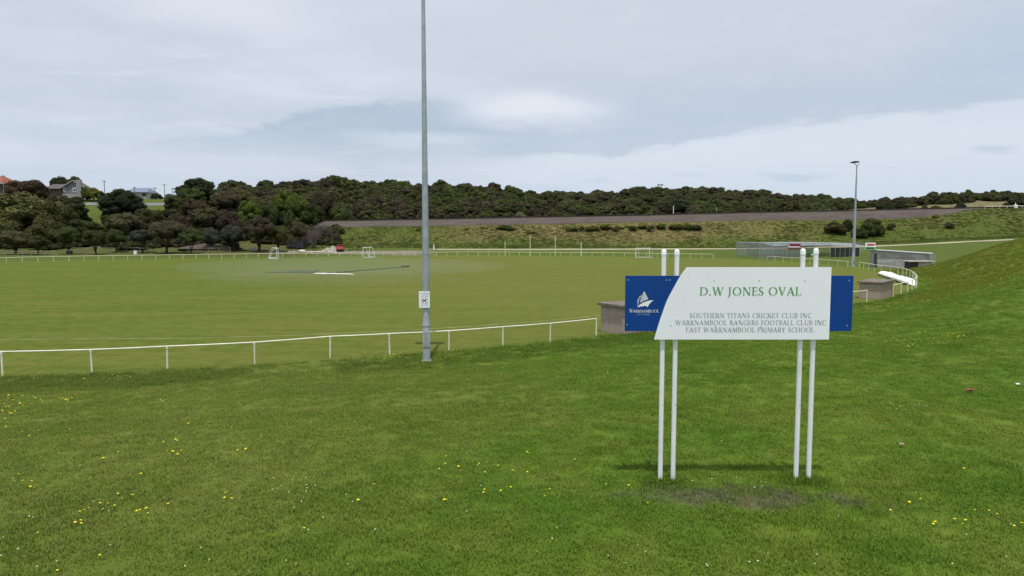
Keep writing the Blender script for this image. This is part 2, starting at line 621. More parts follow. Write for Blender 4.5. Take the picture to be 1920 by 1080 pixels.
def on_ground(px, py):
    """Walk the sight line of a picture point to the terrain."""
    d = ray(px, py)
    ys = np.concatenate([np.linspace(4, 120, 1200), np.linspace(120.2, 420, 1500)])
    zs = H + d.z / d.y * ys
    hs = height(d.x / d.y * ys, ys)
    k = np.argmax(zs <= hs)
    if zs[k] > hs[k]:
        k = len(ys) - 1
    return Vector((d.x / d.y * ys[k], ys[k], hs[k]))


def masks(x, y, d):
    u = x / np.maximum(y, 1)
    px = 960 + F * u
    o = {}
    wob = vnoise(x, y, 3, 21) * 1.2 + vnoise(x, y, 0.9, 22) * 0.5
    o['m_oval'] = 1 - sst(d + wob * 0.25, -0.4, 0.5)
    # unmown strip along the outside of the near rail
    wid = np.interp(x, [-30, -20, -13, -10.8, -9.8, -8, -6.6, -3, 1, 5, 12, 35], [5.8, 5.2, 4.6, 3.6, 0.9, 0.8, 4.2, 5.0, 4.6, 4.4, 4.0, 1.6]) + vnoise(x, y, 7, 23) * 0.7
    o['m_long'] = sst(d, 0.1, 0.5) * (1 - sst(d + wob * 0.7 + vnoise(x, y, 0.5, 24) * 0.5, wid - 0.8, wid + 0.3)) * (y < 64) * (y > 15)
    o['m_dry'] = sst(y + wob * 6, 40, 62) * sst(x, 20, 34) * (1 - sst(y, 112, 135)) * sst(d, 0.5, 3)
    sx, sy = x - 3.2, y - 9.33 + 0.10 * (x - 3.2)
    o['m_soil'] = 1 - sst((sx / 1.75) ** 2 + (sy / 0.44) ** 2 + wob * 0.4 + vnoise(x, y, 0.35, 25) * 1.5 + vnoise(x, y, 0.14, 26) * 0.8, 0.2, 1.35)
    o['m_emb'] = sst(y + wob * 2, 194, 204) * (1 - sst(y, 240, 246)) * sst(px, 430, 560)
    o['m_hill'] = sst(y + wob * 3, 236, 246) * sst(px, 330, 520)
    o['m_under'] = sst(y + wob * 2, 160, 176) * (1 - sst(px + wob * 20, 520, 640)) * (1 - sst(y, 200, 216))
    a = g2(480, 509); b = g2(790, 509)
    ys_, xs_ = (y - 92) / 16.0, (x + 24 + 0.2 * (y - 90)) / 17.0
    o['m_square'] = (1 - sst(xs_ ** 2 + ys_ ** 2 + vnoise(x, y, 8, 27) * 0.7, 0.3, 1.25)) * (d < -3)
    o['m_track'] = sst(y + wob, 179, 181) * (1 - sst(y + wob, 187, 190)) * sst(px, 480, 540) * (1 - sst(px, 770, 830))
    o['m_field'] = sst(y, 95, 125) * sst(d, 1, 4)
    o['m_embdry'] = np.clip(np.interp(px + wob * 25, [640, 800, 880, 1300, 1400, 1500, 1620, 1750, 1920], [0.05, 0.15, 0.75, 0.9, 0.7, 0.35, 0.05, 0.25, 0.25]) * sst(y, np.interp(px, [800, 1300], [201, 206]), 215) + vnoise(x, y, 11, 81) * 0.5 + vnoise(x, y, 4, 82) * 0.25, 0, 1)
    o['m_left'] = 1 - sst(x + vnoise(x, y, 5, 28) * 6, -7, 2)
    return o


# ------------------------------------------------------------------ ground colours
def turf_colour(T, at):
    """Colour of the turf from world position and the masks (on the ground, or carried by each grass tuft)."""
    A = lambda n: T.node('ShaderNodeAttribute', attribute_type=at, attribute_name=n).outputs['Fac']
    p = T.node('ShaderNodeNewGeometry').outputs['Position']
    n1 = T.noise(p, 0.22, 6, 0.72)
    n2 = T.noise(p, 0.9, 7, 0.78)
    n3 = T.noise(p, 4.2, 5, 0.7)
    n4 = T.noise(p, 23.0, 3, 0.7)
    c = T.mix(T.ss(n1, 0.38, 0.62), (0.068, 0.130, 0.011), (0.098, 0.154, 0.017))
    c = T.mix(T.m('MULTIPLY', T.ss(n2, 0.48, 0.68), 0.7), c, (0.122, 0.150, 0.026))
    c = T.mix(T.m('MULTIPLY', A('m_left'), T.m('MULTIPLY_ADD', T.ss(n2, 0.35, 0.65), 0.35, 0.30)), c, (0.140, 0.147, 0.036))
    c = T.mix(T.m('MULTIPLY', T.ss(n3, 0.57, 0.74), 0.55), c, (0.135, 0.128, 0.045))
    c = T.mix(T.m('MULTIPLY', T.ss(n3, 0.46, 0.28), 0.5), c, (0.030, 0.074, 0.010))
    c = T.mix(T.m('MULTIPLY', T.ss(n4, 0.55, 0.75), 0.3), c, (0.15, 0.155, 0.05))
    c = T.mix(T.m('MULTIPLY', A('m_long'), 0.3), c, T.mix(T.ss(n3, 0.4, 0.6), (0.030, 0.068, 0.010), (0.068, 0.100, 0.020)))
    dry = T.mix(T.ss(n3, 0.4, 0.62), (0.095, 0.115, 0.018), (0.165, 0.112, 0.022))
    c = T.mix(T.m('MULTIPLY', A('m_dry'), T.m('MULTIPLY_ADD', T.ss(n2, 0.4, 0.6), 0.45, 0.22)), c, dry)
    soil = T.mix(T.ss(n3, 0.4, 0.6), (0.110, 0.092, 0.066), (0.050, 0.064, 0.034))
    soil = T.mix(T.m('MULTIPLY', T.ss(n2, 0.54, 0.64), 0.6), soil, (0.135, 0.078, 0.045))
    c = T.mix(T.m('MULTIPLY', A('m_soil'), 0.78), c, soil)
    return c, A, p, (n1, n2, n3, n4)


m, T, b = mat_new('turf_and_earth')
c, A, p, (n1, n2, n3, n4) = turf_colour(T, 'GEOMETRY')
# mown field: paler, with faint mowing streaks
n_st = T.noise(T.scale(p, (0.07, 0.32, 1)), 1.0, 6, 0.68, 0.6)
n_st2 = T.noise(T.scale(p, (0.03, 0.075, 1)), 1.0, 4, 0.6, 0.5)
n_st3 = T.noise(T.scale(p, (0.13, 0.9, 1)), 1.0, 5, 0.72)
ov = T.mix(T.ss(n_st, 0.42, 0.58), (0.092, 0.124, 0.023), (0.128, 0.146, 0.035))
ov = T.mix(T.m('MULTIPLY', T.ss(n_st2, 0.44, 0.60), 0.65), ov, (0.086, 0.124, 0.025))
ov = T.mix(T.m('MULTIPLY', T.ss(n_st3, 0.50, 0.62), 0.5), ov, (0.145, 0.158, 0.050))
ov = T.mix(T.m('MULTIPLY', T.ss(n_st3, 0.48, 0.36), 0.5), ov, (0.075, 0.105, 0.021))
ov = T.mix(T.m('MULTIPLY', A('m_square'), 0.6), ov, (0.145, 0.165, 0.085))
ov = T.mix(T.m('MULTIPLY', T.ss(T.noise(p, 0.55, 6, 0.75), 0.52, 0.64), 0.45), ov, (0.140, 0.154, 0.048))
n_iso = T.noise(T.scale(p, (0.8, 1, 1)), 1.25, 6, 0.82, 0.3)
ov = T.mix(T.m('MULTIPLY', T.ss(n_iso, 0.49, 0.60), 0.6), ov, (0.146, 0.160, 0.054))
ov = T.mix(T.m('MULTIPLY', T.ss(n_iso, 0.49, 0.38), 0.6), ov, (0.066, 0.094, 0.019))
ov = T.mix(T.m('MULTIPLY', T.ss(n3, 0.50, 0.30), 0.5), ov, (0.066, 0.094, 0.020))
ov = T.mix(T.m('MULTIPLY', T.ss(n4, 0.5, 0.75), 0.25), ov, (0.155, 0.165, 0.058))
ov = T.mix(T.m('MULTIPLY', T.ss(T.m('ADD', T.sep(p)[0], T.m('MULTIPLY', T.sep(p)[1], 0.25)), -25, 30), 0.45), ov, (0.142, 0.152, 0.050))
fld = T.mix(T.ss(n2, 0.35, 0.65), (0.052, 0.080, 0.016), (0.088, 0.106, 0.026))
c = T.mix(T.m('MULTIPLY', A('m_field'), 0.8), c, fld)
oh = T.node('ShaderNodeHueSaturation')
oh.inputs['Saturation'].default_value = 1.13
oh.inputs['Value'].default_value = 0.91
T.put(oh.inputs['Color'], ov)
c = T.mix(A('m_oval'), c, oh.outputs[0])
# railway bank: rank grass, dry patches
ne = T.noise(T.scale(p, (0.5, 0.5, 1.4)), 0.16, 5, 0.65, 0.5)
ne2 = T.noise(p, 0.7, 5, 0.7)
em = T.mix(A('m_embdry'), (0.070, 0.094, 0.020), (0.142, 0.118, 0.050))
em = T.mix(T.m('MULTIPLY', T.ss(ne2, 0.48, 0.7), 0.45), em, (0.098, 0.106, 0.026))
em = T.mix(T.m('MULTIPLY', T.ss(ne2, 0.44, 0.3), 0.25), em, (0.055, 0.074, 0.018))
c = T.mix(A('m_emb'), c, em)
hi = T.mix(T.ss(ne2, 0.4, 0.6), (0.085, 0.095, 0.035), (0.20, 0.165, 0.10))
c = T.mix(A('m_hill'), c, hi)
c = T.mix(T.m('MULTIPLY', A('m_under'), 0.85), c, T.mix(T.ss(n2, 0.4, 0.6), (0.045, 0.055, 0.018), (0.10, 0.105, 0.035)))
c = T.mix(A('m_track'), c, T.mix(T.ss(n2, 0.4, 0.62), (0.20, 0.18, 0.155), (0.13, 0.125, 0.075)))
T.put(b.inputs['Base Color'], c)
b.inputs['Roughness'].default_value = 1.0
b.inputs['Specular IOR Level'].default_value = 0.1
bp = T.node('ShaderNodeBump')
bp.inputs['Strength'].default_value = 0.7
bp.inputs['Distance'].default_value = 0.06
T.put(bp.inputs['Height'], T.m('ADD', n3, T.m('MULTIPLY', n4, 0.6)))
T.l.new(bp.outputs[0], b.inputs['Normal'])
M['ground'] = m

# blades take their colour from the same turf
m, T, b = mat_new('grass_blades')
c, A, p, ns = turf_colour(T, 'INSTANCER')
rnd = T.node('ShaderNodeNewGeometry').outputs['Random Per Island']
bc = T.mix(T.m('MULTIPLY', T.ss(rnd, 0.72, 1.0), 0.6), c, T.mix(T.ss(ns[2], 0.4, 0.6), (0.19, 0.185, 0.065), (0.16, 0.20, 0.045)))
bc = T.mix(T.m('MULTIPLY_ADD', A('m_left'), -0.6, 0.6), bc, c)
bc = T.mix(T.m('MULTIPLY', T.ss(rnd, 0.35, 0.0), 0.45), bc, (0.040, 0.085, 0.012))
hsv = T.node('ShaderNodeHueSaturation')
hsv.inputs['Value'].default_value = 1.66
T.put(hsv.inputs['Color'], bc)
T.put(b.inputs['Base Color'], hsv.outputs[0])
b.inputs['Roughness'].default_value = 0.7
b.inputs['Specular IOR Level'].default_value = 0.2
tr = T.node('ShaderNodeBsdfTranslucent')
T.put(tr.inputs['Color'], hsv.outputs[0])
mx = T.node('ShaderNodeMixShader')
mx.inputs[0].default_value = 0.35
T.l.new(b.outputs[0], mx.inputs[1])
T.l.new(tr.outputs[0], mx.inputs[2])
T.l.new(mx.outputs[0], T.n['Material Output'].inputs['Surface'])
M['blade'] = m

# ------------------------------------------------------------------ ground mesh
ang = np.concatenate([np.arange(-180, -42, 4.0), np.arange(-41, 41.01, 0.22), np.arange(44, 180, 4.0)])
rad = np.concatenate([[0.4], np.arange(1, 6, 0.6), np.arange(6, 12, 0.12), np.arange(12, 60, 0.4), np.arange(60, 150, 1.0), np.arange(150, 352, 1.0), np.arange(356, 440, 7), [480, 560, 700, 1000, 1800, 4000, 8000]])
AA, RR = np.meshgrid(np.radians(ang), rad)
gxv, gyv = (RR * np.sin(AA)).ravel(), (RR * np.cos(AA)).ravel()
gd = dist_oval(gxv, gyv)
gzv = height(gxv, gyv, gd)
na, nr = len(ang), len(rad)
co = np.stack([gxv, gyv, gzv], 1)
ii, jj = np.meshgrid(np.arange(nr - 1), np.arange(na), indexing='ij')
j2 = (jj + 1) % na
quads = np.stack([ii * na + jj, ii * na + j2, (ii + 1) * na + j2, (ii + 1) * na + jj], -1).reshape(-1, 4)[:, ::-1]
msk = masks(gxv, gyv, gd)


def grid_object(name, qs, extra=None):
    used = np.unique(qs)
    remap = np.full(len(co), -1)
    remap[used] = np.arange(len(used))
    vs, fs = co[used], remap[qs]
    me = bpy.data.meshes.new(name)
    faces = fs.tolist() + ([extra] if extra else [])
    me.from_pydata(vs.tolist(), [], faces)
    for k, v in msk.items():
        a = me.attributes.new(k, 'FLOAT', 'POINT')
        a.data.foreach_set('value', np.ascontiguousarray(v[used], dtype=np.float32))
    me.shade_smooth()
    return tag(link_mesh(name, me, M['ground']), kind='structure')


q_in = (gd[quads] < 0).all(1)
grid_object('playing_field', quads[q_in])
grid_object('ground', quads[~q_in], list(range(na))[::-1])


def ribbon(name, mat, px0, px1, rows, lift, step=6):
    """Strip that follows the far terrain; rows are distances."""
    pxs = np.arange(px0, px1 + 0.1, step)
    X = np.array([[(q - 960) / F * r(q) for r in rows] for q in pxs])
    Y = np.array([[r(q) for r in rows] for q in pxs])
    Z = height(X.ravel(), Y.ravel()).reshape(X.shape) + lift
    nr_ = len(rows)
    vs = np.stack([X, Y, Z], -1).reshape(-1, 3).tolist()
    fs = [(i * nr_ + k, (i + 1) * nr_ + k, (i + 1) * nr_ + k + 1, i * nr_ + k + 1) for i in range(len(pxs) - 1) for k in range(nr_ - 1)]
    me = bpy.data.meshes.new(name)
    me.from_pydata(vs, [], fs)
    me.shade_smooth()
    return tag(link_mesh(name, me, mat), kind='structure')


# ballast, path
m, T, b = mat_new('railway_ballast')
p = T.node('ShaderNodeTexCoord').outputs['Object']
nb, nb2 = T.noise(T.scale(p, (0.25, 1, 1)), 0.5, 5, 0.7), T.noise(p, 2.5, 4, 0.7)
cb = T.mix(T.ss(nb, 0.35, 0.65), (0.044, 0.034, 0.033), (0.082, 0.064, 0.060))
cb = T.mix(T.m('MULTIPLY', T.ss(nb2, 0.45, 0.6), 0.6), cb, (0.105, 0.082, 0.070))
cb = T.mix(T.m('MULTIPLY', T.ss(T.noise(p, 0.35, 6, 0.7), 0.54, 0.66), 0.8), cb, (0.085, 0.078, 0.038))
T.put(b.inputs['Base Color'], cb)
b.inputs['Roughness'].default_value = 0.95
M['ballast'] = m
m, T, b = mat_new('pale_gravel_path')
p = T.node('ShaderNodeTexCoord').outputs['Object']
nb = T.noise(T.scale(p, (0.2, 1, 1)), 0.8, 5, 0.7)
T.put(b.inputs['Base Color'], T.mix(T.ss(nb, 0.35, 0.7), (0.26, 0.235, 0.16), (0.40, 0.36, 0.25)))
b.inputs['Roughness'].default_value = 0.95
M['path'] = m
wv = lambda q, s: 0.5 * mnoise((q * 0.012, s, 0)) + 0.35 * mnoise((q * 0.05, s, 3))
ribbon('railway_embankment', M['ballast'], 400, 1834,
       [lambda q: 224.7 + 0.6 * wv(q, 9) + max(0, (q - 1790) / 44 * 5.2), lambda q: 227, lambda q: 229, lambda q: 231, lambda q: 233, lambda q: 235.5, lambda q: 238], 0.10)
ribbon('path', M['path'], 820, 1905,
       [lambda q: 188.6 + 0.8 * wv(q, 1) + (0.9 if q < 1600 else 0), lambda q: 190.2, lambda q: 191.7 + 0.5 * wv(q, 2) - (0.9 if q > 1600 else 0)], 0.06)

# faint painted boundary line inside the rail
ln = MB()
sel = OVAL[np.argsort(OVAL[:, 1])]
q0 = [np.array(g2(*p)) for p in ((-160, 636), (0, 637), (160, 635.5), (320, 634.5), (480, 631), (640, 625), (800, 617), (960, 606), (1120, 592), (1280, 572), (1420, 552), (1540, 532))]
lc = catmull(q0, 10)
tn_ = np.gradient(lc, axis=0)
tn_ /= np.linalg.norm(tn_, axis=1)[:, None]
sd_ = np.stack([-tn_[:, 1], tn_[:, 0]], 1) * 0.07
vs = [(*(p_ + o_), 0.004) for p_, o_ in zip(lc, sd_)] + [(*(p_ - o_), 0.004) for p_, o_ in zip(lc, sd_)]
nn_ = len(lc)
ln.add(vs, [(i, i + nn_, i + nn_ + 1, i + 1) for i in range(nn_ - 1)])
tag(ln.build('field_marking', paint('worn_line_marking', (0.21, 0.225, 0.105), 0.95, var=0.5, scale=0.6)), kind='structure')

# ================================================================== LETTERING (own roman capitals, thick and thin strokes)
def q4(x0, y0, x1, y1, w0, w1=None):
    """Slanted stroke: horizontal width w."""
    w1 = w0 if w1 is None else w1
    return [(x0 - w0 / 2, y0), (x0 + w0 / 2, y0), (x1 + w1 / 2, y1), (x1 - w1 / 2, y1)]


def rect(x0, y0, x1, y1):
    return [(x0, y0), (x1, y0), (x1, y1), (x0, y1)]


def arc(cx, cy, a, b_, tk, tn, a0, a1, n=18):
    """Bowl: outer ellipse a,b; thick tk at the sides, thin tn at top and bottom."""
    out = []
    for i in range(n):
        s, e = R(a0 + (a1 - a0) * i / n), R(a0 + (a1 - a0) * (i + 1) / n)
        ai, bi = a - tk, b_ - tn
        out.append([(cx + a * math.cos(s), cy + b_ * math.sin(s)), (cx + a * math.cos(e), cy + b_ * math.sin(e)),
                    (cx + ai * math.cos(e), cy + bi * math.sin(e)), (cx + ai * math.cos(s), cy + bi * math.sin(s))])
    return out


TK, TN, SF = 0.118, 0.052, 0.045


def stem(x, y0=0, y1=1, sl=1, sr=1, w=TK):
    o = [rect(x, y0, x + w, y1)]
    if y0 == 0 and sl: o.append(rect(x - 0.075, 0, x + w + 0.075, SF))
    if y1 == 1 and sr: o.append(rect(x - 0.075, 1 - SF, x + w + 0.075, 1))
    return o


def serif(x, y, w=0.2):
    return rect(x - w / 2, y if y == 0 else y - SF, x + w / 2, y + SF if y == 0 else y)


GL = {
    'A': (0.74, [q4(0.09, 0, 0.37, 1, TN + .02), q4(0.62, 0, 0.37, 1, TK + .03, TK - .02), rect(0.2, 0.32, 0.55, 0.32 + TN), serif(0.09, 0), serif(0.64, 0, .24)]),
    'B': (0.60, stem(0.08) + [rect(.2, .95, .32, 1), rect(.2, .49, .36, .55), rect(.2, 0, .34, .05)] + arc(.3, .755, .22, .245, TK, TN, -90, 90) + arc(.32, .27, .26, .27, TK, TN, -90, 90)),
    'C': (0.70, arc(.42, .5, .38, .52, TK, TN, 48, 312, 26) + [q4(.68, .80, .70, 1.0, .05), q4(.68, .2, .70, .03, .04)]),
    'D': (0.78, stem(0.08) + [rect(.2, .95, .34, 1), rect(.2, 0, .34, .05)] + arc(.3, .5, .46, .5, TK, .055, -90, 90, 24)),
    'E': (0.56, stem(0.08) + [rect(.2, .945, .5, 1), rect(.2, .49, .43, .545), rect(.2, 0, .53, .055), q4(.49, .8, .49, 1, .04), q4(.52, 0, .54, .22, .04), q4(.43, .42, .43, .62, .035)]),
    'F': (0.52, stem(0.08) + [rect(.2, .945, .5, 1), rect(.2, .47, .43, .525), q4(.49, .78, .49, 1, .04), q4(.43, .4, .43, .6, .035)]),
    'G': (0.76, arc(.42, .5, .38, .52, TK, TN, 48, 318, 26) + [q4(.68, .80, .70, 1.0, .05), rect(.58, .04, .71, .42), serif(.645, .44, .28)]),
    'H': (0.82, stem(0.08) + stem(.62) + [rect(.2, .49, .63, .545)]),
    'I': (0.32, stem(0.09)),
    'J': (0.34, [rect(.1, .02, .1 + TK, 1), serif(.17, 1, .28), q4(.17, .04, .0, -.24, TK, .05)]),
    'K': (0.72, stem(0.08) + [q4(.2, .48, .58, 1, TN + .02), q4(.66, 0, .3, .58, TK + .04), serif(.58, 1, .2), serif(.66, 0, .22)]),
    'L': (0.56, stem(0.08) + [rect(.2, 0, .52, .055), q4(.51, 0, .54, .24, .045)]),
    'M': (0.92, [q4(.1, 0, .17, 1, TN + .01), q4(.46, .03, .2, 1, TK), q4(.46, .03, .74, 1, TN + .02), q4(.82, 0, .76, 1, TK), serif(.1, 0, .18), serif(.82, 0, .24), serif(.15, 1, .14), serif(.79, 1, .16)]),
    'N': (0.82, [rect(.12, 0, .12 + TN, 1), rect(.66, 0, .66 + TN, 1), q4(.66, 0, .16, 1, TK + .03), serif(.15, 0, .2), serif(.69, 1, .2), serif(.12, 1, .18)]),
    'O': (0.86, arc(.43, .5, .40, .52, TK + .005, TN, 0, 360, 34)),
    'P': (0.56, stem(0.08) + [rect(.2, .945, .3, 1), rect(.2, .42, .3, .47)] + arc(.28, .71, .25, .29, TK, TN, -90, 90)),
    'R': (0.66, stem(0.08) + [rect(.2, .945, .3, 1), rect(.2, .45, .3, .5)] + arc(.28, .725, .25, .275, TK, TN, -90, 90) + [q4(.63, 0, .3, .48, TK + .03), serif(.63, 0, .16)]),
    'S': (0.52, arc(.26, .745, .2, .27, .11, TN, 50, 215, 16) + arc(.25, .26, .22, .28, .12, TN, -145, 45, 16) + [q4(.36, .38, .14, .62, .15), q4(.41, .78, .43, .98, .045), q4(.06, .24, .05, .03, .045)]),
    'T': (0.64, stem(.25, sr=0) + [rect(.03, .945, .6, 1), q4(.03, .78, .045, 1, .045), q4(.6, .78, .585, 1, .045)]),
    'U': (0.78, [rect(.1, .3, .1 + TK, 1), rect(.62, .3, .62 + TN, 1), serif(.16, 1, .28), serif(.65, 1, .2)] + arc(.39, .31, .29, .33, TK - .02, TN + .02, 180, 360)),
    'V': (0.74, [q4(.37, 0, .12, 1, TK - .02, TK + .02), q4(.37, 0, .62, 1, TN + .01), serif(.11, 1, .26), serif(.62, 1, .2)]),
    'W': (1.06, [q4(.31, 0, .12, 1, TK), q4(.31, 0, .53, 1, TN), q4(.74, 0, .53, 1, TK), q4(.74, 0, .95, 1, TN), serif(.11, 1, .24), serif(.53, 1, .2), serif(.95, 1, .18)]),
    'Y': (0.68, [rect(.28, 0, .28 + TK, .48), serif(.345, 0, .28), q4(.34, .44, .1, 1, TK), q4(.35, .44, .58, 1, TN + .01), serif(.1, 1, .24), serif(.58, 1, .18)]),
    '.': (0.28, [rect(.06, 0, .19, .13)]),
    ' ': (0.30, []),
}


def lettering(name, text, x0, x1, z0, z1, y, mat, parent, first=1.0):
    """Line of capitals between x0 and x1 with cap height z0..z1 on the plane y (facing -y)."""
    gap = 0.055
    w = sum(GL[c][0] + gap for c in text) - gap
    k = 0
    h = z1 - z0
    sx = (x1 - x0) / w
    mb = MB()
    cx = 0
    for n, c in enumerate(text):
        adv, polys = GL[c]
        sc_ = first if n == 0 else 1.0
        for p in polys:
            k += 1
            yy = y - 0.0004 * (k % 7)
            mb.add([(x0 + (cx + a) * sx, yy, z0 + b_ * h * sc_) for a, b_ in p], [tuple(range(len(p)))])
        cx += adv + gap
    me = bpy.data.meshes.new(name)
    me.from_pydata(mb.v, [], mb.f)
    return link_mesh(name, me, mat, parent)


# ================================================================== THE SIGN
SY = 10.0
sign = thing('oval_sign', 'big white and blue name sign on two pairs of white posts in the mown grass', 'sign', (0, 0, 0))
def W2(px, py, Y=SY):
    v = P(px, py, Y)
    return v.x, v.z


base_c = P(1380, 900, SY)
post_y = SY + 0.075
for (xt, xb, yt, yb) in ((1248.5, 1238.5, 467, 899), (1272.5, 1263, 467, 905), (1510, 1496, 466, 899), (1534, 1520.5, 465, 899)):
    X = (W2(xt, yt)[0] + W2(xb, yb)[0]) / 2
    zt = W2(xt, yt)[1]
    zg = hz(X, post_y)
    r = 0.0355
    po = MB().tube([(X, post_y, zg - 0.25), (X, post_y, zt - 0.085)], r, 16).build('post', M['white'], sign, True)
    MB().tube([(X, post_y, zt - 0.095), (X, post_y, zt - 0.075), (X, post_y, zt - 0.07), (X, post_y, zt - 0.04), (X, post_y, zt - 0.018), (X, post_y, zt - 0.003), (X, post_y, zt)],
              [0.0385, 0.040, 0.039, 0.038, 0.032, 0.017, 0.003], 16).build('cap', M['white'], po, True)
    for zz in (W2(xb, 655)[1], W2(xb, 760)[1]):
        MB().tube([(X + 0.01, post_y - r - 0.004, zz), (X + 0.01, post_y - r + 0.004, zz)], 0.006, 8).build('screw', M['galv'], po)
# blue backing board
xl, zt = W2(1173, 517)
xr, zb = W2(1597.5, 621)
YB = SY + 0.012
blue = MB().bbox(xl, xr, YB, YB + 0.014, zb, zt, 0.002).build('blue_board', M['panel_blue'], sign)
# white face with the curved left edge
YW = SY - 0.004
curve = [(1288, 501), (1275, 519), (1263, 540), (1251, 563), (1242, 587), (1234, 611), (1226.5, 636)]
cw = catmull([W2(*c) for c in curve], 6)
xR, zT = W2(1559, 501)
_, zB = W2(1226, 636.5)
poly = [(float(a), float(b_)) for a, b_ in cw]
poly[0] = (poly[0][0], zT)
poly[-1] = (poly[-1][0], zB)
poly += [(xR, zB), (xR, zT)]
white = MB().prism(poly, YW, YW + 0.013).build('white_board', M['panel_white'], sign)
for px, py in ((1339, 526), (1423.5, 526), (1509, 526), (1257, 610), (1341, 611), (1426, 613)):
    x, z = W2(px, py)
    MB().tube([(x, YW - 0.004, z), (x, YW + 0.002, z)], 0.0075, 8).build('screw', M['galv'], white)
for px, py in ((1178, 525), (1250, 525.5), (1256, 525), (1176, 609), (1593, 526), (1589, 611)):
    x, z = W2(px, py)
    MB().tube([(x, YB - 0.004, z), (x, YB + 0.002, z)], 0.008, 8).build('screw', M['letter_pale'], blue)


def line(name, text, px0, px1, py0, py1, Y, mat, par, first=1.0):
    x0, z1 = W2(px0, py0, Y)
    x1, z0 = W2(px1, py1, Y)
    return lettering(name, text, x0, x1, z0, z1, Y, mat, par, first)


line('title_lettering', 'D.W JONES OVAL', 1312, 1502.5, 538.3, 553.6, YW - 0.003, M['letter_green'], white)
line('club_lettering', 'SOUTHERN TITANS CRICKET CLUB INC', 1293, 1521.5, 586.7, 595.6, YW - 0.003, M['letter_grey'], white)
line('club_lettering', 'WARRNAMBOOL RANGERS FOOTBALL CLUB INC', 1266, 1549, 600.2, 609, YW - 0.003, M['letter_grey'], white)
line('club_lettering', 'EAST WARRNAMBOOL PRIMARY SCHOOL', 1286, 1527, 613.6, 622.4, YW - 0.003, M['letter_grey'], white)
line('council_lettering', 'WARRNAMBOOL', 1180, 1235.5, 580.6, 586, YB - 0.003, M['letter_white'], blue, 1.25)
line('council_lettering', 'CITY COUNCIL', 1194, 1219, 588.2, 590.8, YB - 0.003, M['letter_pale'], blue)
# ship emblem: points read from the emblem, in 1/7.71 photo pixels from (1160,500)
E = lambda a, b_: W2(1160 + a / 7.71, 500 + b_ / 7.71, YB)
def emblem(name, polys, mat, y):
    mb = MB()
    for k, pl in enumerate(polys):
        mb.add([(E(a, b_)[0], y - 0.0003 * k, E(a, b_)[1]) for a, b_ in pl], [tuple(range(len(pl)))])
    me = bpy.data.meshes.new(name)
    me.from_pydata(mb.v, [], mb.f)
    return link_mesh(name, me, mat, blue)


emblem('ship_emblem', [[(268, 586), (300, 552), (345, 522), (395, 502), (452, 487), (508, 486), (482, 500), (455, 525), (432, 556), (413, 588), (402, 570), (372, 564), (348, 576), (322, 572), (296, 584)]], M['letter_white'], YB - 0.003)
st = []
for k in range(8):                      # slats of the tall sail, fanned like the printed ones
    t0 = k / 8
    xl_, yl_ = 366 - 66 * t0 ** 0.8, 352 + 178 * t0
    xr_, yr_ = 368 + 62 * t0 ** 0.85, 356 + 116 * t0
    th = 11
    mxx, myy = xl_ + (xr_ - xl_) * 0.45, yl_ + (yr_ - yl_) * 0.45 - 7
    st.append([(xl_, yl_), (mxx, myy), (xr_, yr_), (xr_ + 2, yr_ + th), (mxx, myy + th + 1), (xl_ - 3, yl_ + th + 2)])
emblem('sail_emblem', st, M['letter_white'], YB - 0.003)
emblem('small_sail_emblem', [[(314, 408), (328, 430), (303, 462), (290, 500), (284, 540), (270, 566), (270, 464), (282, 476), (296, 440)]], M['letter_pale'], YB - 0.003)

# ================================================================== LIGHT POLES
def light_pole(name, label, base, top_z, rb, rt, head_dir, mat, group):
    t = thing(name, label, 'light pole', base, 0, group)
    h = top_z - base.z
    n = 12
    MB().tube([(0, 0, -0.3), (0, 0, 1.05), (0, 0, 1.06), (0, 0, h * 0.16), (0, 0, h * 0.5), (0, 0, h)],
              [rb, rb * .985, rb * .96, rb * .93, rb * .70, rt], 12).build('pole', mat, t, True)
    MB().bbox(-rb * 1.3, rb * 1.3, -rb * 1.3, rb * 1.3, 0.0, 0.045, 0.008).build('base_plate', M['concrete'], t)
    dr = MB().bbox(-rb * 0.55, rb * 0.55, -rb - 0.012, -rb * 0.8, 0.62, 1.28, 0.008).build('access_door', mat, t)
    MB().tube([(0, 0, 0.60), (0, 0, 0.64)], rb + 0.012, 12).build('band', mat, t, True)
    MB().tube([(0, 0, 1.52), (0, 0, 1.56)], rb + 0.010, 12).build('band', mat, t, True)
    MB().tube([(0, 0, h * 0.255), (0, 0, h * 0.255 + 0.06)], rb * 0.93, 12).build('band', mat, t, True)
    s = head_dir
    MB().tube([(0, 0, h), (s * 0.25, 0, h + 0.25), (s * 0.6, 0, h + 0.5)], 0.05, 8).tube([(0, 0, h), (-s * 0.4, 0, h + 0.28)], 0.04, 8).build('bracket', M['dark'], t, True)
    hd = MB().prism([(s * -0.25, h + 0.55), (s * 0.4, h + 0.50), (s * 1.25, h + 0.62), (s * 0.5, h + 0.80), (s * -0.25, h + 0.74)], -0.35, 0.35).build('lamp_head', M['dark'], t)
    MB().box(min(s * 0.3, s * 1.0), max(s * 0.3, s * 1.0), -0.28, 0.28, h + 0.485, h + 0.50).build('lens', M['glass'], hd)
    return t


bp_ = on_ground(800, 677)
POLE = light_pole('light_pole', 'tall grey floodlight pole standing by the near white rail, with a dog notice', Vector((bp_.x, bp_.y, bp_.z)), bp_.z + 18.0, 0.165, 0.06, -1, M['galv'], 'floodlight poles round the oval')
# notice strapped to the pole
yN = bp_.y - 0.205
nt = thing('dog_notice', 'small white notice with a barred dog symbol strapped to the near grey pole', 'sign', (0, 0, 0))
def WN(px, py):
    v = P(px, py, yN)
    return v.x, v.z


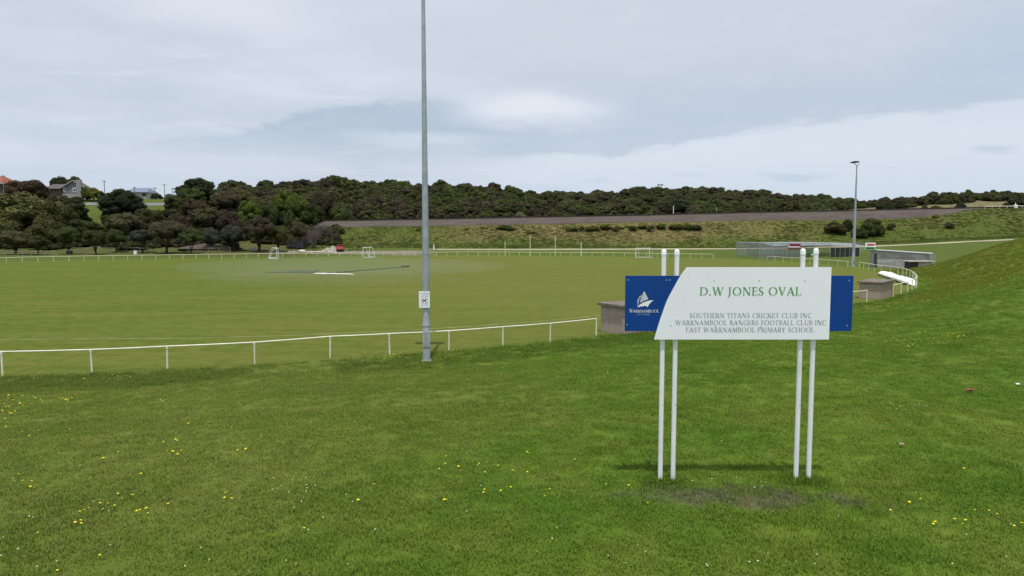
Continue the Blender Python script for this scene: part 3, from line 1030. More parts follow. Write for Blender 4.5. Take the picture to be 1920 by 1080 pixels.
x0, z1 = WN(785.3, 546)
x1, z0 = WN(806, 577)
rr = 0.03
corners = []
for cx_, cz_, a0 in ((x1 - rr, z1 - rr, 0), (x0 + rr, z1 - rr, 90), (x0 + rr, z0 + rr, 180), (x1 - rr, z0 + rr, 270)):
    corners += [(cx_ + rr * math.cos(R(a0 + k * 15)), cz_ + rr * math.sin(R(a0 + k * 15))) for k in range(7)]
MB().prism(corners, yN, yN + 0.006).build('plate', M['panel_white'], nt)
def flat(name, polys, mat, y, par):
    mb = MB()
    for k, pl in enumerate(polys):
        mb.add([(a, y - 0.0004 * k, b_) for a, b_ in pl], [tuple(range(len(pl)))])
    me = bpy.data.meshes.new(name)
    me.from_pydata(mb.v, [], mb.f)
    return link_mesh(name, me, mat, par)


cx_, cz_ = WN(796, 564.2)
M['letter_slate'] = paint('slate_lettering', (0.34, 0.35, 0.40), 0.5)
ring = [[(cx_ + q * math.cos(R(a)), cz_ + q * math.sin(R(a))) for q, a in ((0.145, k * 12), (0.145, k * 12 + 12), (0.128, k * 12 + 12), (0.128, k * 12))] for k in range(30)]
ring.append([(cx_ - 0.10, cz_ + 0.085), (cx_ - 0.085, cz_ + 0.10), (cx_ + 0.10, cz_ - 0.085), (cx_ + 0.085, cz_ - 0.10)])
flat('barred_ring', ring, M['letter_slate'], yN - 0.003, nt)
dog = [(-.085, .04), (-.075, .052), (-.02, .045), (.03, .045), (.055, .085), (.068, .085), (.095, .07), (.098, .058), (.07, .045), (.062, .0), (.058, -.08), (.043, -.08), (.04, -.02), (.0, -.005), (-.04, -.01), (-.055, -.04), (-.05, -.08), (-.066, -.08), (-.085, -.03), (-.088, .01)]
flat('dog_symbol', [[(cx_ + a * 0.95, cz_ + b_ * 0.95) for a, b_ in dog]], M['black'], yN - 0.004, nt)
tx = []
for py, sp in ((549.7, ((787.5, 793), (794.2, 804.5))), (552.6, ((791, 800), (801, 804))), (555.2, ((789, 794), (797, 802.5))), (572.5, ((788, 794), (798, 803)))):
    for a, c_ in sp:
        xa, za = WN(a, py)
        xb_, zb_ = WN(c_, py + 0.75)
        tx.append([(xa, zb_), (xb_, zb_), (xb_, za), (xa, za)])
flat('notice_lines', tx, M['letter_slate'], yN - 0.003, nt)
MB().tube([(cx_, yN - 0.004, WN(796, 547.8)[1]), (cx_, yN + 0.02, WN(796, 547.8)[1])], 0.012, 8).build('bolt', M['dark'], nt)

b2 = P(1599.5, 500.5, 119.5)
gz2 = hz(b2.x, b2.y)
light_pole('light_pole', 'grey floodlight pole with a dark lamp head beside the grey block hut', Vector((b2.x, b2.y, gz2)), P(1608, 311, 119.5).z, 0.28, 0.085, -1, M['galv_far'], 'floodlight poles round the oval')

# ================================================================== WHITE RAIL FENCES
def rail_fence(label, pts, h, rr_, pr, mat, sag=0.0, seed=0, n=8, ends=True, flip=False):
    """pts: post positions (x, y). One post each, one rail along the tops."""
    rnd = random.Random(seed)
    zs = [hz(x, y) for x, y in pts]
    t = thing('rail_fence', label, 'fence', (0, 0, 0), 0, 'white rail fences round the oval')
    top = []
    for i, ((x, y), z) in enumerate(zip(pts, zs)):
        top.append(Vector((x, y, z + h + rnd.uniform(-0.02, 0.02))))
        q = Vector((rnd.uniform(-.025, .025), rnd.uniform(-.02, .02), 0))
        MB().tube([(x + q.x, y + q.y, z - 0.15), (x, y, top[-1].z - rr_ * 0.5)], pr, n).tube([(x, y, top[-1].z - 0.10), (x, y, top[-1].z - rr_ * 0.4)], pr * 1.35, n).build('post', mat, t, True)
    line_ = [top[0]]
    for a, c_ in zip(top, top[1:]):
        line_ += [(a + c_) / 2 - Vector((0, 0, sag)), c_]
    MB().tube(line_, rr_, n).build('rail', mat, t, True)
    return t


def along(pts, step):
    c = catmull(pts, 20)
    L = np.concatenate([[0], np.cumsum(np.hypot(*np.diff(c, axis=0).T))])
    s = np.linspace(0, L[-1], max(2, int(round(L[-1] / step)) + 1))
    return [(float(np.interp(k, L, c[:, 0])), float(np.interp(k, L, c[:, 1]))) for k in s]


near = [g2(-330, 712.5), g2(-165, 709.5)] + [g2(*p) for p in near_px]
rail_fence('white pipe rail fence along the near side of the oval behind the grey pole', near, 0.95, 0.031, 0.036, M['rail_white'], 0.008, 1, 10)
box1 = on_ground(1150, 626)
f2 = along([g2(1187, 621), g2(1400, 592), g2(1625, 566)], 3.1)
rail_fence('white rail fence behind the sign between the two concrete block shelters', f2, 0.95, 0.031, 0.036, M['rail_white'], 0.008, 2)
f3 = along([g2(1674, 555.5), g2(1697, 549), g2(1711, 543), g2(1719, 536), g2(1712, 526), g2(1701, 520), g2(1680, 514), g2(1643, 509), g2(1611, 503)], 3.0)
rail_fence('white rail fence curving round the white rolled cover at the foot of the bank', f3, 1.0, 0.036, 0.042, M['rail_white'], 0, 3)
f4 = along([g2(1589.6, 501), g2(1515, 495), g2(1438, 489.5)], 3.2)
rail_fence('short white rail fence in front of the practice nets', f4, 1.0, 0.045, 0.05, M['rail_far'], 0, 4, 6)
f5 = along([g2(*p) for p in [(1337, 485), (1200, 482.5), (960, 480), (830, 480), (700, 481), (500, 483.5), (300, 486.7), (160, 489), (0, 493), (-90, 497)]], 2.72)
rail_fence('long cream rail fence along the far side of the oval below the railway', f5, 1.02, 0.05, 0.05, M['rail_far'], 0, 5, 6)

# ================================================================== BLOCK SHELTERS BY THE RAIL
def shelter(label, px_c, py_c, rz, w, dep, zt):
    """Low concrete block box with an overhanging slab roof; its near corner stands at the picture point."""
    c0 = GP(px_c, py_c, 0.0)
    t = thing('block_shelter', label, 'shelter', (c0.x, c0.y, 0), rz, 'concrete block shelters along the rail')
    MB().bbox(-w, 0, 0, dep, -0.3, zt - 0.15, 0.015).build('wall', M['block_buff'], t)
    MB().bbox(-w * 0.80, -w * 0.12, -0.012, 0.05, (zt - 0.15) * 0.55, (zt - 0.15) * 0.93, 0.01).build('wall_panel', M['block_buff'], t)
    MB().bbox(-w - 0.16, 0.14, -0.16, dep + 0.2, zt - 0.15, zt, 0.02).build('roof_slab', M['slab'], t)
    return t


shelter('buff concrete block shelter with a slab roof behind the left end of the sign', 1167, 628.5, R(-55), 1.75, 4.6, 1.66)
shelter('buff concrete block shelter with a slab roof right of the sign', 1651, 561.5, R(-40), 1.7, 4.7, 1.48)

# ================================================================== WHITE ROLLED COVER
def lumpy_roll(name, label, cat, a, c_, r0, r1, mat, seed, group=None, n=60, flat_=0.75):
    rnd = random.Random(seed)
    a, c_ = Vector(a), Vector(c_)
    t = (c_ - a)
    L = t.length
    t.normalize()
    side = Vector((-t.y, t.x, 0))
    vs, fs = [], []
    k_ = 14
    for i in range(n + 1):
        s = i / n
        p = a + t * (L * s)
        r = (r0 + (r1 - r0) * s) * (1 + 0.5 * mnoise((s * L * 0.8, seed, 0)) + 0.2 * mnoise((s * L * 2.3, seed, 5))) * min(1, 0.25 + 9 * min(s, 1 - s))
        g_ = hz(p.x, p.y)
        for k in range(k_):
            q = 2 * math.pi * k / k_
            rr2 = r * (1 + 0.22 * mnoise((s * L * 1.4, math.cos(q) * 2, math.sin(q) * 2 + seed)))
            v = p + side * (math.cos(q) * rr2)
            vs.append((v.x, v.y, g_ + max(-0.03, r * flat_ + math.sin(q) * rr2 * flat_ - 0.03)))
    for i in range(n):
        for k in range(k_):
            fs.append((i * k_ + k, i * k_ + (k + 1) % k_, (i + 1) * k_ + (k + 1) % k_, (i + 1) * k_ + k))
    fs += [tuple(reversed(range(k_))), tuple(n * k_ + k for k in range(k_))]
    me = bpy.data.meshes.new(name)
    me.from_pydata(vs, [], fs)
    me.shade_smooth()
    return tag(link_mesh(name, me, mat), label, cat, group)


a = GP(1650, 514.5, 0.0)
c_ = GP(1714, 536.5, 0.0)
lumpy_roll('rolled_cover', 'long white rolled pitch cover lying inside the curved rail', 'pitch cover', a, c_, 0.58, 0.66, M['tarp'], 4, flat_=0.48)
# ================================================================== BLOCK HUT
hA = GP(1645, 500.5, 0.12)
hB = P(1742, 498, 114.0)
w = math.hypot(hB.x - hA.x, hB.y - hA.y)
rz = math.atan2(hB.y - hA.y, hB.x - hA.x)
hut = thing('block_hut', 'grey concrete block hut with a flat white edged roof behind the curved rail', 'hut', (hA.x, hA.y, 0), rz)
ZL = P(1645, 467.5, hA.y).z
ZR = P(1742, 474, hB.y).z
D = 4.2
mb = MB()
dx0, dx1, dz = 0.5, 2.05, 2.35                   # door opening on the left end wall (along local y)
mb.prism([(0, -0.5), (w, -0.5), (w, ZR - 0.14), (0, ZL - 0.14)], 0, 0.22)           # front
mb.prism([(0, -0.5), (w, -0.5), (w, ZR - 0.14), (0, ZL - 0.14)], D - 0.22, D)       # rear
mb.box(w - 0.22, w, 0.22, D - 0.22, -0.5, ZR - 0.15)                                # right end
mb.box(0, 0.22, 0.22, dx0, -0.5, ZL - 0.15).box(0, 0.22, dx1, D - 0.22, -0.5, ZL - 0.15).box(0, 0.22, dx0, dx1, dz + 0.3, ZL - 0.15)
hw = mb.build('wall', M['block_grey'], hut)
MB().box(-0.01, 0.22, dx0 - 0.1, dx1 + 0.1, dz, dz + 0.3).build('lintel', M['concrete'], hut)
dr = MB().box(0.08, 0.13, dx0, dx1, -0.2, dz).build('door', M['dark'], hut)
MB().tube([(0.03, dx0 + 0.2, 1.05), (0.08, dx0 + 0.2, 1.05)], 0.05, 8).build('handle', M['galv'], dr)
rp = [(-0.35, ZL - 0.135), (w + 0.35, ZR - 0.16), (w + 0.35, ZR + 0.01), (-0.35, ZL + 0.035)]
MB().prism(rp, -0.35, D + 0.35).build('roof', M['white'], hut)
# low store against the right of the front wall
an = thing('concrete_bunker', 'low concrete bunker with a pale slab top in front of the hut', 'bunker', (0, 0, 0), 0)
bY = 111.0
v0, v1 = P(1703, 498, bY), P(1752, 497, bY)
zt = P(1720, 490, bY).z
MB().bbox(v0.x + .4, v0.x + 1.6, bY, bY + 1.8, -0.3, zt - 0.1, 0.02).build('wall', M['dark'], an)  # solid dark box; the shade of the opening is put into its colour
MB().bbox(v0.x + 1.6, v1.x - 0.5, bY - .05, bY + 1.8, -0.3, zt - 0.1, 0.02).build('wall', M['block_grey'], an)
MB().bbox(v0.x, v1.x, bY - 0.3, bY + 2.2, zt - 0.1, zt + 0.06, 0.02).build('slab', M['concrete'], an)
pm = thing('mesh_panel', 'small wire mesh panel standing at the right end of the hut', 'fence', (0, 0, 0))
pY = 113.5
e0, e1 = P(1743, 476, pY), P(1755, 476, pY)
zb_ = P(1750, 494, pY).z
MB().tube([(e0.x, pY, zb_ - 0.3), (e0.x, pY, e0.z), (e1.x, pY, e1.z), (e1.x, pY, zb_ - 0.3)], 0.035, 6).build('frame', M['galv_far'], pm)
MB().box(e0.x, e1.x, pY - 0.005, pY + 0.005, zb_, e0.z - 0.03).build('wire', M['chain_link'], pm)


def board(name, label, px0, px1, py0, py1, Y, mat, strips=(), legs=None, group=None):
    t = thing(name, label, 'sign', (0, 0, 0), 0, group)
    a = P(px0, py0, Y)
    c_ = P(px1, py1, Y)
    MB().box(a.x, c_.x, Y, Y + 0.05, c_.z, a.z).build('board', mat, t)
    for (nm, q0, q1, r0, r1, mt) in strips:
        u0, u1 = a.x + (c_.x - a.x) * q0, a.x + (c_.x - a.x) * q1
        v0, v1 = c_.z + (a.z - c_.z) * r0, c_.z + (a.z - c_.z) * r1
        MB().box(u0, u1, Y - 0.012, Y - 0.001, v0, v1).build(nm, mt, t)
    if legs is not None:
        g_ = legs
        for u in (0.12, 0.88):
            x = a.x + (c_.x - a.x) * u
            MB().tube([(x, Y + 0.09, g_ - 0.2), (x, Y + 0.09, a.z)], 0.04, 6).build('post', M['galv_far'], t)
    return t


# board on the hut roof
rbY = hA.y + 1.2
board('sponsor_board', 'red and white board over a green strip on the left end of the hut roof', 1623, 1641, 455, 467.5, rbY, M['panel_white'],
      [('red_lettering', .16, .95, .52, .86, M['sign_red']), ('green_strip', .03, .97, .02, .36, M['sign_green']), ('green_lettering', .12, .9, .13, .24, M['panel_white'])], P(1632, 468, rbY).z)

# ================================================================== PRACTICE NETS
nets = thing('practice_nets', 'chain link cricket practice nets with a grey net roof beyond the white rail', 'cricket nets', (0, 0, 0))
nY0, nY1 = 152.0, 168.0
zg = lambda x, y: hz(x, y)
xs = [P(px, 485, nY0).x for px in (1424, 1449, 1475, 1500, 1527, 1557)]
ztop = P(1475, 456, nY0).z
for x in xs:
    for y in (nY0, (nY0 + nY1) / 2, nY1):
        MB().tube([(x, y, zg(x, y) - 0.2), (x, y, ztop)], 0.055, 6).build('post', M['galv_far'], nets)
fr = MB()
for y in (nY0, nY1):
    fr.tube([(xs[0], y, ztop), (xs[-1], y, ztop)], 0.05, 6)
for x in xs:
    fr.tube([(x, nY0, ztop), (x, nY1, ztop)], 0.05, 6)
fr.build('top_frame', M['galv_far'], nets)
for x in xs:
    g0, g1 = zg(x, nY0), zg(x, nY1)
    MB().add([(x, nY0, g0), (x, nY1, g1), (x, nY1, ztop), (x, nY0, ztop)], [(0, 1, 2, 3)]).build('side_net', M['chain_link'], nets)
MB().add([(xs[0], nY1, zg(xs[0], nY1)), (xs[-1], nY1, zg(xs[-1], nY1)), (xs[-1], nY1, ztop), (xs[0], nY1, ztop)], [(0, 1, 2, 3)]).build('back_net', M['chain_link'], nets)
MB().add([(xs[0], nY0, zg(xs[0], nY0)), (xs[3], nY0, zg(xs[3], nY0)), (xs[3], nY0, ztop), (xs[0], nY0, ztop)], [(0, 1, 2, 3)]).build('front_net', M['chain_link'], nets)
# arched grey net roof running right past the pole
rf = MB()
n = 24
vs, fs = [], []
for i in range(n + 1):
    px = 1449 + (1622 - 1449) * i / n
    q = i / n
    for k, (yy, dzz) in enumerate(((nY0 + 1, 0.0), (nY0 + 8, 1.0), (nY1, 1.15))):
        x = (px - 960) / F * (nY0 + 1)
        py = 461.5 - 3.0 * math.sin(math.pi * min(1, q * 1.1)) - dzz * 4.2
        vs.append((x, yy, P(px, 461.5 - 1.2 * math.sin(math.pi * q), nY0).z + dzz * 0.55))
for i in range(n):
    for k in range(2):
        fs.append((i * 3 + k, (i + 1) * 3 + k, (i + 1) * 3 + k + 1, i * 3 + k + 1))
rf.add(vs, fs).build('net_roof', M['net_roof'], nets, True)
xr0, xr1 = P(1557, 470, nY1).x, P(1622, 470, nY1).x
MB().add([(xr0, nY1, zg(xr0, nY1)), (xr1, nY1, zg(xr1, nY1)), (xr1, nY1, ztop), (xr0, nY1, ztop)], [(0, 1, 2, 3)]).build('back_net', M['chain_link'], nets)
sy_ = 150.0
s0, s1 = P(1557, 464.5, sy_), P(1611, 482, sy_)
scr = thing('shade_screen', 'dark green shade cloth screen beside the practice nets', 'screen', (0, 0, 0))
MB().box(s0.x, s1.x, sy_, sy_ + 0.04, s1.z, s0.z).build('cloth', M['shade_cloth'], scr)
for q in np.linspace(0, 1, 7):
    x = s0.x + (s1.x - s0.x) * q
    MB().tube([(x, sy_ - 0.05, hz(x, sy_) - 0.1), (x, sy_ - 0.05, s0.z + 0.05)], 0.045, 6).build('post', M['galv_far'], scr)
mY = nY0 - 0.12
board('club_board', 'maroon board with a white line of lettering hung on the practice nets', 1478, 1501, 457.3, 466.3, mY, M['maroon'],
      [('white_lettering', .02, .97, .26, .46, M['letter_white']), ('crest', .03, .10, .55, .85, M['letter_white'])])
# visible front wire of the left run
board('rules_board', 'small green and yellow notice behind the rail between the sign posts', 1520, 1526.5, 472.5, 485.5, 145.0, M['sign_green'],
      [('yellow_strip', 0, 1, .0, .2, M['sign_yellow']), ('pale_lettering', .15, .85, .55, .68, M['panel_white'])], hz(P(1523, 480, 145).x, 145))

# ================================================================== GOALS
def football_posts():
    """Four upright white posts of the football ground, each its own thing."""
    for px, pt, pb, lab in ((947, 452, 480, 'short white behind post, leftmost of the four goal posts'), (994, 441, 480, 'tall white goal post, left one of the two tall posts'),
                            (1041, 441, 480, 'tall white goal post, right one of the two tall posts'), (1089.5, 454, 481, 'short thick white behind post, rightmost of the four goal posts')):
        v = GP(px, pb, 0)
        zt = P(px, pt, v.y).z
        MBt = MB().tube([(v.x, v.y, -0.2), (v.x, v.y, zt)], [0.085 if px < 1080 else 0.10, 0.075 if px < 1080 else 0.10], 8)
        tag(MBt.build('goal_post', M['rail_far'] if px < 1080 else M['rail_white'], None, True), lab, 'goal post', 'football goal posts')


football_posts()


def soccer_goal(label, A, B, h, back, dirv):
    """Portable frame goal: mouth between A and B, base going back along dirv."""
    t = thing('soccer_goal', label, 'goal', (0, 0, 0), 0, 'portable white soccer goals')
    A, B = Vector((A.x, A.y, 0.05)), Vector((B.x, B.y, 0.05))
    up = Vector((0, 0, h))
    dv = Vector(dirv).normalized()
    r = 0.06
    for q in (A, B):
        MB().tube([q, q + up], r, 8).build('goal_upright', M['white'], t)
        MB().tube([q + up, q + up + dv * back * 0.45, q + up * 0.72 + dv * back * 0.75, q + dv * back], r * 0.8, 8).tube([q + dv * back, q], r * 0.8, 8).build('side_frame', M['white'], t)
    MB().tube([A + up, B + up], r, 8).build('crossbar', M['white'], t)
    MB().tube([A + dv * back, B + dv * back], r * 0.8, 8).build('ground_bar', M['white'], t)
    return t


# right one faces the camera; the other two are seen from the side
gA, gB = GP(1191.5, 482.5, 0), GP(1216.5, 482.8, 0)
soccer_goal('white soccer goal on the far side of the oval left of the sign posts', GP(1192, 483, 0), GP(1217.5, 483, 0), 2.2, 1.6, (0.75, 0.9, 0))
gY = GP(518, 485.5, 0)
soccer_goal('white soccer goal seen from its side at the far left of the oval', GP(522, 485.4, 0), GP(518.5, 483.4, 0), 2.35, 1.9, (-1, -0.02, 0))
soccer_goal('white soccer goal seen side on at the far rail right of the red truck', GP(681, 482.9, 0), GP(693, 482.3, 0), 2.35, 1.3, (1, 0.12, 0))

# ================================================================== COVERS ON THE CRICKET SQUARE
a = GP(587, 513.8, 0)
c_ = GP(664, 515, 0)
lumpy_roll('cover_roll', 'thin pale rolled cover lying on the cricket square', 'pitch cover', a, c_, 0.13, 0.13, M['tarp'], 9, n=50)
M['wet_net'] = paint('dark_net_cover', (0.048, 0.072, 0.030), 0.9, var=0.2, scale=0.4)
k_ = [GP(498, 511.2, 0), GP(585, 511.6, 0), GP(600, 506.8, 0), GP(560, 507.0, 0)]
def mat_sheet(name, label, cat, pts, mat, zt=0.05):
    mb = MB()
    n = len(pts)
    mb.add([(p.x, p.y, zt) for p in pts] + [(p.x, p.y, -0.02) for p in pts], [tuple(range(n)), tuple(reversed(range(n, 2 * n)))] + [(i, (i + 1) % n, (i + 1) % n + n, i + n) for i in range(n)])
    return tag(mb.build(name, mat), label, cat)


mat_sheet('ground_cover', 'dark green cover spread flat on the left of the cricket square', 'pitch cover', k_, M['wet_net'])
hl = [GP(600, 512.6, 0), GP(640, 511.0, 0), GP(680, 507.5, 0), GP(730, 503.2, 0), GP(764, 500.8, 0)]
tag(MB().tube([(p.x, p.y, 0.06) for p in hl], 0.065, 6).build('irrigation_hose', M['dark'], None, True), 'dark irrigation hose stretched across the cricket square', 'hose')
hh = GP(760, 501, 0)
irr = thing('sprinkler', 'small dark sprinkler at the right end of the irrigation hose', 'sprinkler', (hh.x, hh.y, 0))
MB().bbox(-0.7, 0.7, -0.25, 0.25, 0.05, 0.28, 0.04).build('body', M['dark'], irr)
MB().tube([(0, 0, 0.25), (0, 0, 0.5), (0.3, 0, 0.6)], 0.04, 6).build('nozzle', M['galv'], irr)

# ================================================================== RED TRUCK, GRAVEL HEAP, DARK TRAILERS
tY = 186.0
v = P(637, 473.6, tY)
tz = hz(v.x, tY)
tk = thing('red_truck', 'red pickup seen from behind on the gravel beside the heap', 'truck', (v.x, tY, tz), R(11))
MB().bbox(-0.95, 0.95, 0, 2.2, 0.55, 1.45, 0.06).build('tray', M['red'], tk)
MB().bbox(-0.9, 0.9, 2.2, 4.4, 0.5, 1.15, 0.1).build('bonnet', M['red'], tk)
MB().prism([(-0.85, 1.13), (0.85, 1.13), (0.7, 1.95), (-0.7, 1.95)], 1.9, 3.5).build('cab', M['red'], tk)
MB().prism([(-0.68, 1.45), (0.68, 1.45), (0.58, 1.88), (-0.58, 1.88)], 1.88, 1.897).build('rear_window', M['glass'], tk)
MB().box(-0.72, 0.72, -0.015, -0.002, 0.85, 1.3).build('tailgate', paint('faded_red', (0.55, 0.12, 0.12), 0.5), tk)
for s in (-1, 1):
    MB().box(s * 0.84 - 0.07, s * 0.84 + 0.07, -0.02, -0.003, 0.8, 1.15).build('tail_light', M['sign_red'], tk)
    for yy in (0.6, 3.6):
        MB().tube([(s * 0.72, yy, 0.36), (s * 0.94, yy, 0.36)], 0.36, 16).build('wheel', M['black'], tk, True)
MB().bbox(-0.9, 0.9, -0.12, 0.05, 0.4, 0.56, 0.03).build('bumper', M['dark'], tk)


def heap(label, px, py_b, Y, w, h, mat, seed, name='gravel_heap', cat='heap'):
    v = P(px, py_b, Y)
    z = hz(v.x, Y)
    bm = bmesh.new()
    bmesh.ops.create_icosphere(bm, subdivisions=4, radius=1)
    for q in bm.verts:
        r = math.hypot(q.co.x, q.co.y)
        top = max(0, 1 - r) * 1.0
        k = 1 + 0.3 * mnoise((q.co.x * 2.5 + seed, q.co.y * 2.5, seed))
        q.co = Vector((q.co.x * w / 2 * k, q.co.y * w / 2.6 * k, (top * h * (1 + 0.35 * mnoise((q.co.x * 4, q.co.y * 4, seed + 3)))) if q.co.z > 0 else -0.2))
    me = bpy.data.meshes.new(name)
    bm.to_mesh(me)
    bm.free()
    me.shade_smooth()
    o = tag(link_mesh(name, me, mat), label, cat, 'heaps of gravel by the truck' if name == 'gravel_heap' else None)
    o.location = (v.x, Y, z - 0.05)
    return o


heap('pale gravel heap beside the red truck, the taller of two', 624, 470, 188, 2.6 * 1.5, 1.6, M['gravel'], 1)
heap('low gravel heap left of the taller heap', 615, 470, 188.5, 2.5 * 1.6, 1.0, M['gravel'], 5)

def container(label, px0, px1, py0, py1, Y, dep):
    a, c_ = P(px0, py0, Y), P(px1, py1, Y)
    g_ = hz((a.x + c_.x) / 2, Y)
    t = thing('trailer', label, 'trailer', ((a.x + c_.x) / 2, Y, g_))
    w_ = (c_.x - a.x) / 2
    h_ = a.z - g_
    MB().bbox(-w_, w_, 0, dep, 0.45, h_, 0.04).build('body', M['dark'], t)
    MB().bbox(-w_ - 0.05, w_ + 0.05, -0.05, dep + 0.05, h_, h_ + 0.07, 0.02).build('lid', M['black'], t)
    for s in (-1, 1):
        MB().tube([(s * w_ * 0.6 - 0.1, 0.1, 0.36), (s * w_ * 0.6 + 0.1, 0.1, 0.36)], 0.36, 12).build('wheel', M['black'], t)
    MB().box(-w_, w_, 0.1, dep - 0.1, 0.25, 0.45).build('chassis', M['black'], t)


container('long dark trailer under the trees at the far edge of the oval', 536, 557, 455, 467, 192, 2.2)
container('taller dark trailer right of the long one under the trees', 555, 569, 451.5, 466, 191, 2.2)
for k, (px, py, s, lab) in enumerate(((567, 468.3, 1.0, 'big pale boulder at the edge of the gravel below the taller trailer'), (583, 468.6, .5, None), (589, 469.4, .45, None), (594.5, 469.8, .5, None), (600, 470, .55, None), (606, 470.2, .4, None), (617, 470.3, .45, None), (622, 470.2, .4, None), (629, 469.6, .4, None),
                                      (474, 467, 1.1, 'pale boulder under the spreading tree at the left'), (577, 468.3, .4, None), (551, 468.8, .35, None), (542, 468.4, .35, None))):
    bm = bmesh.new()
    bmesh.ops.create_icosphere(bm, subdivisions=2, radius=1)
    for q in bm.verts:
        q.co *= 1 + 0.35 * mnoise(q.co * 1.3 + Vector((k * 7, 0, 0)))
        q.co = Vector((q.co.x * s * 1.1, q.co.y * s * 0.8, q.co.z * s * 0.5 + s * 0.28))
    me = bpy.data.meshes.new('boulder')
    bm.to_mesh(me)
    bm.free()
    o = tag(link_mesh('boulder', me, M['rock']), lab or 'small pale stone in the row edging the gravel near the trailers', 'rock', 'pale stones edging the gravel')
    w_ = P(px, py, 184)
    o.location = (w_.x, 184, hz(w_.x, 184))

# white marker pillar on its concrete pad
mY_ = 191
v = P(813.5, 463.5, mY_)
zz = hz(v.x, mY_)
mp = thing('marker_pillar', 'white marker pillar on a grey pad just right of the tall pole', 'marker', (v.x, mY_, zz))
MB().bbox(-0.14, 0.14, -0.14, 0.14, 0.05, 1.25, 0.02).build('pillar', M['white'], mp)
MB().bbox(-2.6, 1.6, -0.9, 0.9, -0.3, 0.08, 0.02).build('pad', M['concrete'], mp)

# ================================================================== RAILWAY TRACK, POSTS, FENCE ON THE RIGHT
trk = thing('railway_track', 'railway line running along the top of the dark ballast bank', 'railway track', (0, 0, 0))
pxs = np.arange(400, 1960, 8.0)
for yy, nm in ((231.15, 'rail'), (232.75, 'rail')):
    pts = [((q - 960) / F * yy, yy, hz((q - 960) / F * yy, yy) + 0.42) for q in pxs]
    MB().tube(pts, 0.13, 6).build(nm, M['rail_steel'], trk)
sl = MB()
for q in np.arange(400, 1960, 3.6):
    x = (q - 960) / F * 231.9
    z = hz(x, 231.9)
    sl.box(x - 0.12, x + 0.12, 230.75, 233.2, z + 0.1, z + 0.3)
tag(sl.build('sleepers', M['sleeper'], trk), kind='stuff')
for px, pt, pb, lab in ((1262.5, 386, 402.5, 'thin white post standing beside the railway left of the other'), (1343, 388, 401, 'thin grey post beside the railway right of the white one')):
    v = P(px, pb, 236)
    tag(MB().tube([(v.x, 236, hz(v.x, 236) - 0.2), (v.x, 236, P(px, pt, 236).z)], 0.14, 6).build('marker_post', M['rail_white'] if px < 1300 else M['timber'], None, True), lab, 'post', 'posts beside the railway')
fpts = [((px - 960) / F * 229, 229.0) for px in np.arange(1841, 1990, 14.0)]
t = thing('rail_fence', 'pale rail fence on top of the bank at the far right', 'fence', (0, 0, 0), 0, 'white rail fences round the oval')
tp = []
for x, y in fpts:
    z = hz(x, y)
    px = 960 + x / y * F
    top_z = P(px, 389 if px < 1900 else 391, y).z
    tp.append((x, y, max(top_z, z + 0.8)))
    MB().tube([(x, y, z - 0.1), tp[-1]], 0.07, 6).build('post', M['rail_far'], t)
MB().tube(tp, 0.12, 6).build('rail', M['rail_far'], t)
v = P(1904, 386, 231)
sb = thing('signal_box', 'small white trackside box on the bank at the far right', 'signal box', (v.x, 231, hz(v.x, 231)))
MB().bbox(-0.5, 0.5, -0.4, 0.4, 0, 1.1, 0.05).build('cabinet', M['white'], sb)
MB().tube([(0, 0, 1.1), (0, 0, 1.8)], 0.12, 8).build('vent', M['white'], sb)

# twin lamp mast on the hill, power poles on the left
lm = thing('lamp_mast', 'twin headed lamp mast standing on the scrub covered ridge', 'lamp mast', (0, 0, 0))
mx_ = P(1237.5, 360, 342)
MB().tube([(mx_.x - 0.35, 342, hz(mx_.x, 342) - .2), (mx_.x - 0.35, 342, P(1237, 348, 342).z)], 0.13, 6).tube([(mx_.x + 0.45, 342, hz(mx_.x, 342) - .2), (mx_.x + 0.45, 342, P(1237, 348, 342).z)], 0.13, 6).build('mast', M['galv_far'], lm)
for s in (-0.75, 0.85):
    zt = P(1237, 347, 342).z
    MB().bbox(mx_.x + s - 0.55, mx_.x + s + 0.55, 341.6, 342.4, zt - 0.2, zt + 0.35, 0.05).build('lamp_head', M['dark'], lm)
for px, pt, Y, arm, lab in ((9.5, 328, 236, .9, 'timber power pole in front of the red roofed house'), (198, 338, 262, .7, 'lone timber power pole right of the gabled house'), (254, 350, 258, .5, 'short power pole in front of the blue roof'),
                            (292, 351, 262, .9, 'power pole beside the lane right of the blue roof'), (310, 345, 290, 1.0, 'tall thin power pole on the skyline at the end of the lane'), (325, 352, 300, .8, 'small far power pole left of the dark umbrella tree')):
    x = P(px, 400, Y).x
    g_ = hz(x, Y)
    zt = P(px, pt, Y).z
    t = thing('power_pole', lab, 'power pole', (x, Y, g_), 0, 'power poles on the left hill')
    MB().tube([(0, 0, -0.3), (0, 0, zt - g_)], [0.17, 0.12], 8).build('pole', M['timber'], t, True)
    MB().box(-arm, arm, -0.08, 0.08, zt - g_ - 0.55, zt - g_ - 0.4).build('crossarm', M['timber'], t)
    ins = MB()
    for s in (-0.85, -0.4, 0.4, 0.85):
        ins.tube([(s * arm, 0, zt - g_ - 0.4), (s * arm, 0, zt - g_ - 0.2)], 0.06, 6)
    ins.build('insulator', M['wall_cream'], t)

# ================================================================== HOUSES ON THE LEFT HILL
hY = 246.0
def hx(px, Y=hY):
    return P(px, 400, Y).x


def hzv(py, Y=hY):
    return P(960, py, Y).z


